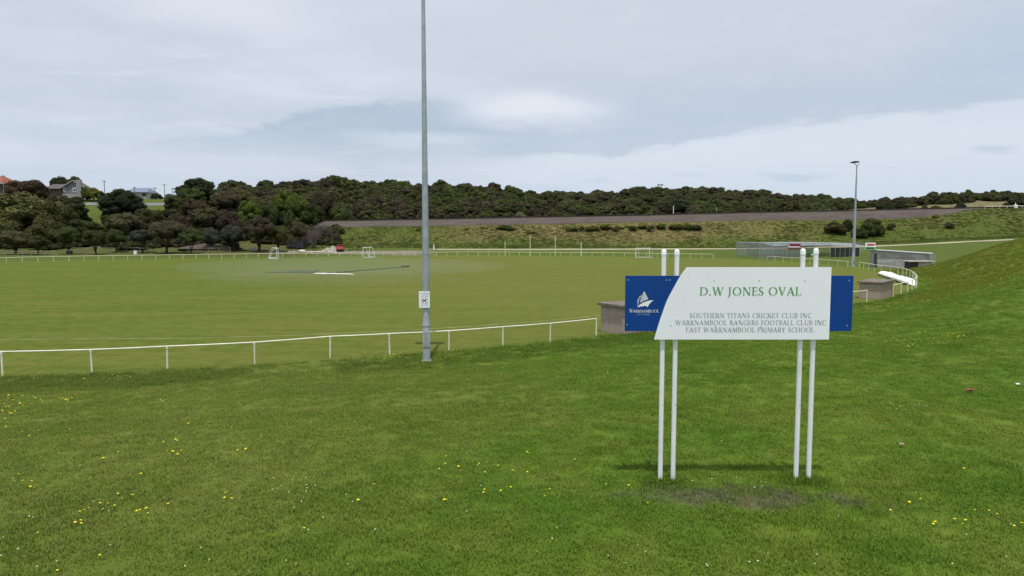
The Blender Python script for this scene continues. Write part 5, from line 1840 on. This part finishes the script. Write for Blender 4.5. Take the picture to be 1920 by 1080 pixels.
# bare winter-grey shrub left of the gravel heap
def bare_shrub(label, px, pt, pb, wpx, Y, seed, n=26):
    r = random.Random(seed)
    x = P(px, 440, Y).x
    z = hz(x, Y)
    h_ = zpy(pt, Y) - z
    w_ = wpx / F * Y / 2
    mb = MB()
    for k in range(n):
        a = r.uniform(0, 6.28)
        q = r.uniform(.2, 1)
        e = Vector((math.cos(a) * w_ * q, math.sin(a) * w_ * q, h_ * r.uniform(.7, 1) * (1 - .25 * q)))
        mid = e * 0.5 + Vector((r.uniform(-.3, .3), r.uniform(-.3, .3), 0.4))
        mb.tube([(0, 0, -.1), mid, e], [.09, .06, .02], 5)
        for _ in range(9):
            s = r.uniform(.4, 1)
            b_ = mid.lerp(e, s) if s > .5 else mid
            mb.tube([b_, b_ + Vector((r.uniform(-1.1, 1.1), r.uniform(-1.1, 1.1), r.uniform(.3, 1.5)))], [.035, .012], 4)
    o = mb.build('bare_shrub', BARK2)
    o.location = (x, Y, z)
    tag(o, label, 'shrub', 'bare twiggy shrubs by the gravel')


BARK2 = paint('bare_twigs', (0.135, 0.11, 0.10), 0.95, var=0.25)
bare_shrub('bare grey twiggy shrub right of the dark trailers', 588, 424, 466, 34, 193, 3)
bare_shrub('bare pinkish grey shrub against the ballast left of the green bank', 606, 420, 445, 34, 208, 5, 34)
bare_shrub('bare twiggy shrub between the trailers and the twiggy pair', 575, 428, 462, 22, 198, 8, 20)


# ------------------------------------------------------------------ scattered stuff (geometry nodes)
def source(name, meshes):
    c = bpy.data.collections.new(name)
    for i, me in enumerate(meshes):
        o = bpy.data.objects.new('%s_%02d' % (name, i), me)
        c.objects.link(o)
    return c


def scatter(name, pos, scale, rot, idx, coll, attrs=None, mat=None):
    me = bpy.data.meshes.new(name)
    me.from_pydata(pos.tolist(), [], [])
    n = len(pos)
    a = me.attributes.new('s', 'FLOAT_VECTOR', 'POINT')
    a.data.foreach_set('vector', np.ascontiguousarray(scale, dtype=np.float32).ravel())
    a = me.attributes.new('r', 'FLOAT_VECTOR', 'POINT')
    a.data.foreach_set('vector', np.stack([np.zeros(n), np.zeros(n), rot], 1).astype(np.float32).ravel())
    a = me.attributes.new('i', 'INT', 'POINT')
    a.data.foreach_set('value', np.ascontiguousarray(idx, dtype=np.int32))
    for k, v in (attrs or {}).items():
        a = me.attributes.new(k, 'FLOAT', 'POINT')
        a.data.foreach_set('value', np.ascontiguousarray(v, dtype=np.float32))
    o = bpy.data.objects.new(name, me)
    COL.objects.link(o)
    tree_ = bpy.data.node_groups.new(name, 'GeometryNodeTree')
    tree_.interface.new_socket('Geometry', in_out='INPUT', socket_type='NodeSocketGeometry')
    tree_.interface.new_socket('Geometry', in_out='OUTPUT', socket_type='NodeSocketGeometry')
    N = tree_.nodes
    gi, go = N.new('NodeGroupInput'), N.new('NodeGroupOutput')
    ci = N.new('GeometryNodeCollectionInfo')
    ci.inputs['Collection'].default_value = coll
    ci.inputs['Separate Children'].default_value = True
    ci.inputs['Reset Children'].default_value = True
    ip = N.new('GeometryNodeInstanceOnPoints')
    ip.inputs['Pick Instance'].default_value = True

    def na(nm, ty):
        q = N.new('GeometryNodeInputNamedAttribute')
        q.data_type = ty
        q.inputs['Name'].default_value = nm
        return next(s for s in q.outputs if s.enabled and s.name == 'Attribute')
    L = tree_.links
    L.new(gi.outputs[0], ip.inputs['Points'])
    L.new(ci.outputs[0], ip.inputs['Instance'])
    L.new(na('i', 'INT'), ip.inputs['Instance Index'])
    L.new(na('r', 'FLOAT_VECTOR'), ip.inputs['Rotation'])
    L.new(na('s', 'FLOAT_VECTOR'), ip.inputs['Scale'])
    L.new(ip.outputs[0], go.inputs[0])
    md = o.modifiers.new('scatter', 'NODES')
    md.node_group = tree_
    return tag(o, kind='stuff')


def clump_mesh(name, seed, n, rad_, h_, w_, mat, droop=0.6):
    g_ = np.random.default_rng(seed)
    V, Fc = [], []
    for k in range(n):
        a, q = g_.uniform(0, 6.283), rad_ * math.sqrt(g_.random())
        p = np.array([math.cos(a) * q, math.sin(a) * q, -0.012])
        f = g_.uniform(0, 6.283)
        hh = h_ * g_.uniform(.5, 1.15)
        ww = w_ * g_.uniform(.7, 1.3)
        ld = np.array([math.cos(f), math.sin(f), 0])
        sd_ = np.array([-math.sin(f), math.cos(f), 0]) * ww
        dr = hh * g_.uniform(.15, 1.0) * droop
        m1 = p + ld * dr * .35 + np.array([0, 0, hh * .62])
        e = p + ld * dr * 1.25 + np.array([0, 0, hh * (1 - .25 * dr / hh)])
        b_ = len(V)
        V += [p - sd_ / 2, p + sd_ / 2, m1 + sd_ * .42, m1 - sd_ * .42, e]
        Fc += [(b_, b_ + 1, b_ + 2, b_ + 3), (b_ + 3, b_ + 2, b_ + 4)]
    me = bpy.data.meshes.new(name)
    me.from_pydata([tuple(v) for v in V], [], Fc)
    me.materials.append(mat)
    return me


GC = source('grass_tuft', [clump_mesh('grass_tuft', s, 42, 0.17, 0.060, 0.0075, M['blade'], .8) for s in range(6)])
xs_, ys_ = [], []
for y0, y1, den in ((5.6, 10, 75), (10, 16, 52), (16, 27, 28), (27, 45, 13), (45, 105, 5)):
    n = int(0.79 * (y1 * y1 - y0 * y0) * den)
    y = np.sqrt(rng.random(n) * (y1 * y1 - y0 * y0) + y0 * y0)
    u = rng.uniform(-0.79, 0.79, n)
    xs_.append(u * y)
    ys_.append(y)
for xx in (W2(1238.5, 899)[0], W2(1263, 899)[0], W2(1496, 899)[0], W2(1520.5, 899)[0]):   # longer grass the mower misses round the posts
    xs_.append(xx + rng.normal(0, .11, 26))
    ys_.append(post_y + rng.normal(0, .10, 26))
X, Y = np.concatenate(xs_), np.concatenate(ys_)
d_ = dist_oval(X, Y)
k = d_ > 0.12
X, Y, d_ = X[k], Y[k], d_[k]
mk = masks(X, Y, d_)
k = rng.random(len(X)) > mk['m_soil'] * 0.62
X, Y, d_ = X[k], Y[k], d_[k]
mk = {q: v[k] for q, v in mk.items()}
Zz = height(X, Y, d_)
sc_ = (1.0 + 0.5 * sst(Y, 12, 40) + 0.6 * sst(Y, 40, 90)) * rng.uniform(.75, 1.25, len(X))
tall = 1 + 1.2 * mk['m_long'] + 0.9 * mk['m_dry'] + 0.5 * mk['m_soil'] * rng.random(len(X)) + 0.55 * np.clip(vnoise(X, Y, 2.0, 31) * 2, 0, 1)
post_d = np.minimum.reduce([np.hypot(X - xx, Y - post_y) for xx in (W2(1238.5, 899)[0], W2(1263, 899)[0], W2(1496, 899)[0], W2(1520.5, 899)[0])])
tall *= 1 + 1.3 * np.exp(-(post_d / .17) ** 2)
scatter('grass', np.stack([X, Y, Zz], 1), np.stack([sc_, sc_, sc_ * tall], 1), rng.uniform(0, 6.283, len(X)), rng.integers(0, 6, len(X)), GC,
        {q: mk[q] for q in ('m_left', 'm_long', 'm_dry', 'm_soil')})

# rank grass on the railway bank
m, T, b = mat_new('rank_grass_blades')
p = T.node('ShaderNodeNewGeometry').outputs['Position']
rnd = T.node('ShaderNodeObjectInfo').outputs['Random']
dryf = T.node('ShaderNodeAttribute', attribute_type='INSTANCER', attribute_name='m_embdry').outputs['Fac']
cc = T.mix(dryf, (0.094, 0.126, 0.027), (0.180, 0.150, 0.066))
cc = T.mix(T.m('MULTIPLY', T.ss(rnd, 0.6, 1.0), 0.4), cc, (0.150, 0.152, 0.040))
cc = T.mix(T.m('MULTIPLY', T.ss(rnd, 0.35, 0.0), 0.45), cc, (0.062, 0.090, 0.020))
T.put(b.inputs['Base Color'], cc)
b.inputs['Roughness'].default_value = 0.9
b.inputs['Specular IOR Level'].default_value = 0.1
M['rank'] = m
TC = source('rank_tuft', [clump_mesh('rank_tuft', 40 + s, 46, 0.55, 0.42, 0.055, m, .9) for s in range(4)])
n = 15000
px = rng.uniform(560, 2000, n)
Y = rng.uniform(188, 227, n)
X = (px - 960) / F * Y
Zz = height(X, Y)
k = (Y > 194) | (rng.random(n) < .25)
k &= (Y < 224) | (px > 1800)
k &= ~((Y > 186) & (Y < 193.5) & (px > 700))
X, Y, Zz, px = X[k], Y[k], Zz[k], px[k]
s = rng.uniform(.5, 1.05, len(X)) * (1 + .5 * np.clip(vnoise(X, Y, 6, 41) * 2, -.6, 1))
scatter('rank_grass', np.stack([X, Y, Zz], 1), np.stack([s, s, s * .6], 1), rng.uniform(0, 6.283, len(X)), rng.integers(0, 4, len(X)), TC, {'m_embdry': masks(X, Y, np.full(len(X), 20.0))['m_embdry']})

# scrub on the hill behind the railway: one continuous mass
SCM = {k: foliage_mat('scrub_' + k, a, c_, t_) for k, a, c_, t_ in (
    ('a', (0.034, 0.042, 0.014), (0.102, 0.114, 0.034), None), ('b', (0.040, 0.036, 0.022), (0.100, 0.088, 0.048), None),
    ('c', (0.034, 0.052, 0.013), (0.104, 0.138, 0.032), None), ('d', (0.050, 0.052, 0.024), (0.140, 0.140, 0.060), (0.20, 0.195, 0.10)))}
bm_ = []
for i, k in enumerate('aabbccd'):
    me = crown_mesh('scrub_bush', 60 + i, 'bush' if i % 3 else 'dome', 2600, .040)
    me.materials[0] = SCM[k]
    bm_.append(me)
SB = source('scrub_bush', bm_)
n = 9000
px = rng.uniform(420, 2060, n)
Y = np.sqrt(rng.uniform(241 ** 2, 350 ** 2, n))
X = (px - 960) / F * Y
cov = vnoise(X, Y, 14, 51) * 1.1 + vnoise(X, Y, 5, 52) * 0.4
thr = np.interp(px, [420, 940, 1000, 1180, 1300, 1560, 1600, 1760, 2060], [-2, -.75, -.20, -.05, -.28, -.34, .22, .26, .10]) + np.interp(Y, [241, 262, 300], [.12, .0, -.6])
thr = thr + np.interp(px, [1540, 1590, 1850, 1900], [0, .3, .3, .1]) * (Y < 292)
k = cov > thr
X, Y, px = X[k], Y[k], px[k]
# keep bushes from piling up: one per cell
cell = np.interp(px, [420, 900, 1000], [3.9, 3.6, 2.9])
key = np.floor(X / cell).astype(int) * 10007 + np.floor(Y / (cell * 1.3)).astype(int)
_, first = np.unique(key, return_index=True)
X, Y, px = X[first], Y[first], px[first]
Zz = height(X, Y)
w_ = (2.8 + 6.2 * rng.random(len(X)) ** 1.6) * np.interp(Y, [241, 350], [1.0, 1.05]) * np.interp(px, [420, 900, 1000, 1540, 1620], [1.3, 1.2, 1.05, 1.0, .72])
h_ = w_ * rng.uniform(.5, .75, len(X))
zone = vnoise(X, Y, 30, 55) + np.interp(px, [420, 800, 1100], [-.28, -.1, .12])
ix = np.where(zone + rng.normal(0, .22, len(X)) < -.08, rng.choice([2, 3, 0, 1], len(X)), rng.choice([0, 1, 4, 5, 4, 5, 6], len(X)))
scatter('scrub', np.stack([X, Y, Zz - h_ * .06], 1), np.stack([w_, w_, h_], 1), rng.uniform(0, 6.283, len(X)), ix, SB)
# dark undergrowth below the trees of the left slope
n = 2600
px = rng.uniform(-120, 640, n)
Y = rng.uniform(180, 246, n)
X = (px - 960) / F * Y
k = ~((px > 150) & (px < 200) & (Y > 208)) & ~((px > 268) & (px < 318) & (Y > 222)) & ~((Y > 222) & (px > 400)) & ~((Y > 230) & (px < 330))
k &= ~((Y < 200) & (px > 440))
k &= vnoise(X, Y, 7, 61) > np.interp(Y, [180, 190, 200], [.12, -.1, -.5])
X, Y = X[k], Y[k]
Zz = height(X, Y)
w_ = rng.uniform(1.8, 4.6, len(X))
h_ = w_ * rng.uniform(.4, .75, len(X))
scatter('undergrowth', np.stack([X, Y, Zz - .1], 1), np.stack([w_, w_, h_], 1), rng.uniform(0, 6.283, len(X)), rng.choice([0, 1, 2, 3, 1], len(X)), SB)

# ================================================================== FLOWERS AND SMALL THINGS IN THE GRASS
M['petal'] = paint('yellow_petals', (0.78, 0.66, 0.012), 0.6, var=0.15)
M['petal_w'] = paint('white_petals', (0.75, 0.75, 0.70), 0.6, var=0.1)
M['stalk'] = paint('green_stalk', (0.07, 0.13, 0.02), 0.7)


def flower_mesh(name, mat, seed):
    r = random.Random(seed)
    mb = MB()
    n = 12
    tz = 0.085
    vs = [(0, 0, tz + .006)]
    for k in range(n):
        a = 2 * math.pi * k / n
        q = 0.021 * r.uniform(.85, 1.1)
        vs.append((math.cos(a) * q, math.sin(a) * q, tz + r.uniform(-.003, .004)))
        a2 = a + math.pi / n
        vs.append((math.cos(a2) * q * .72, math.sin(a2) * q * .72, tz + .003))
    fs = [(0, 1 + k, 1 + (k + 1) % (2 * n)) for k in range(2 * n)]
    mb.add(vs, fs)
    mb.tube([(0, 0, tz - .012), (0, 0, tz + .002)], [.006, .013], 8)
    me = bpy.data.meshes.new(name)
    nf = len(mb.f)
    mb.tube([(0.006, 0.004, -.02), (0.002, 0, .04), (0, 0, tz - .008)], .0018, 5)
    me.from_pydata(mb.v, [], mb.f)
    me.materials.append(mat)
    me.materials.append(M['stalk'])
    for i, pl in enumerate(me.polygons):
        pl.material_index = 0 if i < nf else 1
    return me


FLM = [flower_mesh('yellow_flower', M['petal'], s) for s in range(3)]


def flower(px, py, label, group, size=1.0):
    v = on_ground(px, py)
    o = bpy.data.objects.new('yellow_flower', FLM[random.randrange(3)])
    COL.objects.link(o)
    s = size * random.uniform(.62, 1.0)
    # the head, not the foot, is what the picture shows at this point
    o.location = (v.x, v.y - 0.085 * s * 0.0, v.z - 0.012)
    o.scale = (s, s, s)
    o.rotation_euler = (random.uniform(-.25, .35), random.uniform(-.25, .25), random.uniform(0, 6))
    tag(o, label, 'flower', group)


def spread(n, cx, cy, rx, ry, seed):
    r = random.Random(seed)
    out = []
    for _ in range(n):
        a, q = r.uniform(0, 6.283), math.sqrt(r.random())
        out.append((cx + math.cos(a) * q * rx, cy + math.sin(a) * q * ry))
    return out


BEDS = [
    ('yellow flower in the sparse scatter over the near left lawn', 'flowers of the near left lawn', 1.1,
     [(34, 901), (27, 910), (42, 909), (59, 911), (57, 922), (224, 936), (229, 942), (249, 938), (189, 951), (201, 953), (212, 959), (192, 964), (163, 961), (150, 969), (160, 970), (142, 991), (151, 988), (152, 993),
      (70, 1008), (264, 966), (258, 969), (278, 966), (276, 970), (315, 954), (427, 936), (425, 943), (435, 942), (189, 1047), (109, 1079), (221, 853), (194, 868), (265, 899)]),
    ('yellow flower in the loose clusters left of centre on the mid lawn', 'flowers of the mid left lawn', 1.2,
     [(43, 817), (54, 822), (72, 815), (132, 812), (328, 830), (330, 835), (309, 835), (313, 852), (322, 855), (340, 853), (334, 860), (352, 801), (492, 825), (447, 852), (463, 852), (422, 805), (428, 803), (435, 807), (302, 755), (306, 757), (12, 807), (110, 858), (302, 740)]),
    ('yellow flower in the patch at the left frame edge below the unmown strip', 'flowers of the left edge patch', 1.35,
     spread(26, 40, 757, 60, 12, 3) + spread(14, 122, 753, 14, 4, 4) + spread(10, 14, 780, 16, 12, 5)),
    ('yellow flower in the unmown strip under the left part of the near rail', 'flowers of the left unmown strip', 1.3, spread(26, 130, 709, 110, 7, 6) + spread(6, 240, 710, 12, 5, 7)),
    ('yellow flower in the unmown strip around the near grey pole', 'flowers of the strip by the pole', 1.4, spread(26, 712, 668, 62, 6, 8) + spread(10, 860, 664, 60, 7, 9) + spread(5, 1080, 632, 40, 3, 10)),
    ('yellow flower on the lawn in the middle, left of the sign posts', 'flowers of the middle lawn', 1.1,
     [(991, 856), (989, 853), (1080, 868), (989, 890), (911, 874), (935, 879), (897, 880), (896, 876), (859, 882), (909, 894), (959, 892), (825, 885), (833, 876), (837, 862), (700, 917), (906, 925), (908, 931), (960, 921), (942, 931), (1021, 939), (1033, 927),
      (1133, 916), (1182, 920), (835, 946), (838, 950), (672, 948), (1216, 952), (1115, 700), (1140, 698), (1139, 703), (568, 1000)]),
    ('yellow flower on the lawn at the lower right of the sign', 'flowers of the lower right lawn', 1.1,
     [(1669, 965), (1702, 950), (1725, 945), (1831, 964), (1855, 967), (1867, 969), (1750, 988), (1756, 989), (1793, 989), (1805, 992), (1811, 987), (1901, 995), (1915, 993), (1807, 891)]),
    ('yellow flower in the dense patch on the bank right of the sign', 'flowers of the patch on the right bank', 1.3,
     spread(26, 1786, 631, 24, 6, 12) + spread(18, 1705, 647, 24, 8, 13) + spread(12, 1752, 644, 14, 6, 14) + spread(8, 1722, 628, 20, 4, 15) + spread(8, 1672, 641, 18, 5, 16) + spread(3, 1425, 682, 16, 8, 17)),
]
for label, group, size, pts in BEDS:
    for px, py in pts:
        flower(px, py, label, group, size)

# tiny white clover dots, far buttercups in the rough of the right bank: uncountable
def dots(name, mat, pts, r0):
    mb = MB()
    for v in pts:
        r = r0 * random.uniform(.7, 1.3)
        z = v.z + random.uniform(.04, .09)
        mb.add([(v.x + r * math.cos(a), v.y + r * math.sin(a), z + (0 if k % 2 else r * .3)) for k, a in enumerate(np.linspace(0, 6.283, 7)[:-1])] + [(v.x, v.y, z + r * .7)],
               [(k, (k + 1) % 6, 6) for k in range(6)])
    me = bpy.data.meshes.new(name)
    me.from_pydata(mb.v, [], mb.f)
    tag(link_mesh(name, me, mat), kind='stuff')


random.seed(5)
cl = [on_ground(random.uniform(0, 1920), 760 + 320 * math.sqrt(random.random())) for _ in range(60)]
cl += [on_ground(*q) for q in spread(14, 540, 925, 60, 40, 21) + spread(14, 1690, 770, 60, 12, 22) + spread(10, 1400, 915, 120, 16, 23)]
dots('clover_flowers', M['petal_w'], cl, 0.0085)
M['petal_o'] = paint('rust_yellow_petals', (0.42, 0.27, 0.02), 0.7, var=0.3)
bt = []
for _ in range(2600):
    y = math.sqrt(random.uniform(44 ** 2, 108 ** 2))
    x = random.uniform(.46, .78) * y
    bt.append((x, y))
bx, by = np.array([q[0] for q in bt]), np.array([q[1] for q in bt])
bd = dist_oval(bx, by)
bmk = masks(bx, by, bd)['m_dry'] * (vnoise(bx, by, 8, 71) * 1.6 + .62)
bz = height(bx, by, bd)
sel = np.random.default_rng(3).random(len(bx)) < bmk
dots('meadow_flowers', M['petal_o'], [Vector((bx[i], by[i], bz[i] + .04)) for i in np.where(sel)[0]], 0.045)

# a few leaves and scraps of litter on the right lawn
def scrap(name, label, cat, px, py, s, mat, seed):
    v = on_ground(px, py)
    bm = bmesh.new()
    bmesh.ops.create_icosphere(bm, subdivisions=2, radius=1)
    for q in bm.verts:
        k = 1 + .5 * mnoise(q.co * 1.7 + Vector((seed, 0, 0)))
        q.co = Vector((q.co.x * s * k, q.co.y * s * .6 * k, q.co.z * s * .35 * k + s * .3 + .05))
    me = bpy.data.meshes.new(name)
    bm.to_mesh(me)
    bm.free()
    o = tag(link_mesh(name, me, mat), label, cat)
    o.location = v


scrap('litter_scrap', 'white scrap of litter on the grass at the right frame edge', 'litter', 1908, 725, 0.055, M['white'], 1)
scrap('dead_leaf', 'brown dead leaf on the grass at the right of the sign', 'leaf', 1818, 738, 0.10, paint('dead_leaf', (0.20, 0.085, 0.045), 0.8), 2)
scrap('dead_leaf', 'pale dry leaf on the grass close to the sign posts', 'leaf', 1690, 841, 0.05, paint('dry_leaf', (0.34, 0.27, 0.2), 0.8), 3)

# fine spray drifting off the sprinkler over the cricket square
bm = bmesh.new()
bmesh.ops.create_icosphere(bm, subdivisions=4, radius=1)
for q in bm.verts:
    q.co = Vector((q.co.x * 24, q.co.y * 15, q.co.z * 1.3))
me = bpy.data.meshes.new('spray_mist')
bm.to_mesh(me)
bm.free()
m = bpy.data.materials.new('spray_mist')
m.use_nodes = True
T = NT(m.node_tree)
T.n.remove(T.n['Principled BSDF'])
pv = T.node('ShaderNodeVolumePrincipled')
pv.inputs['Color'].default_value = (0.9, 0.92, 0.95, 1)
pv.inputs['Density'].default_value = 0.0045
T.l.new(pv.outputs[0], T.n['Material Output'].inputs['Volume'])
o = tag(link_mesh('spray_mist', me, m), kind='stuff')
o.location = (-24.0, 99.0, 1.0)
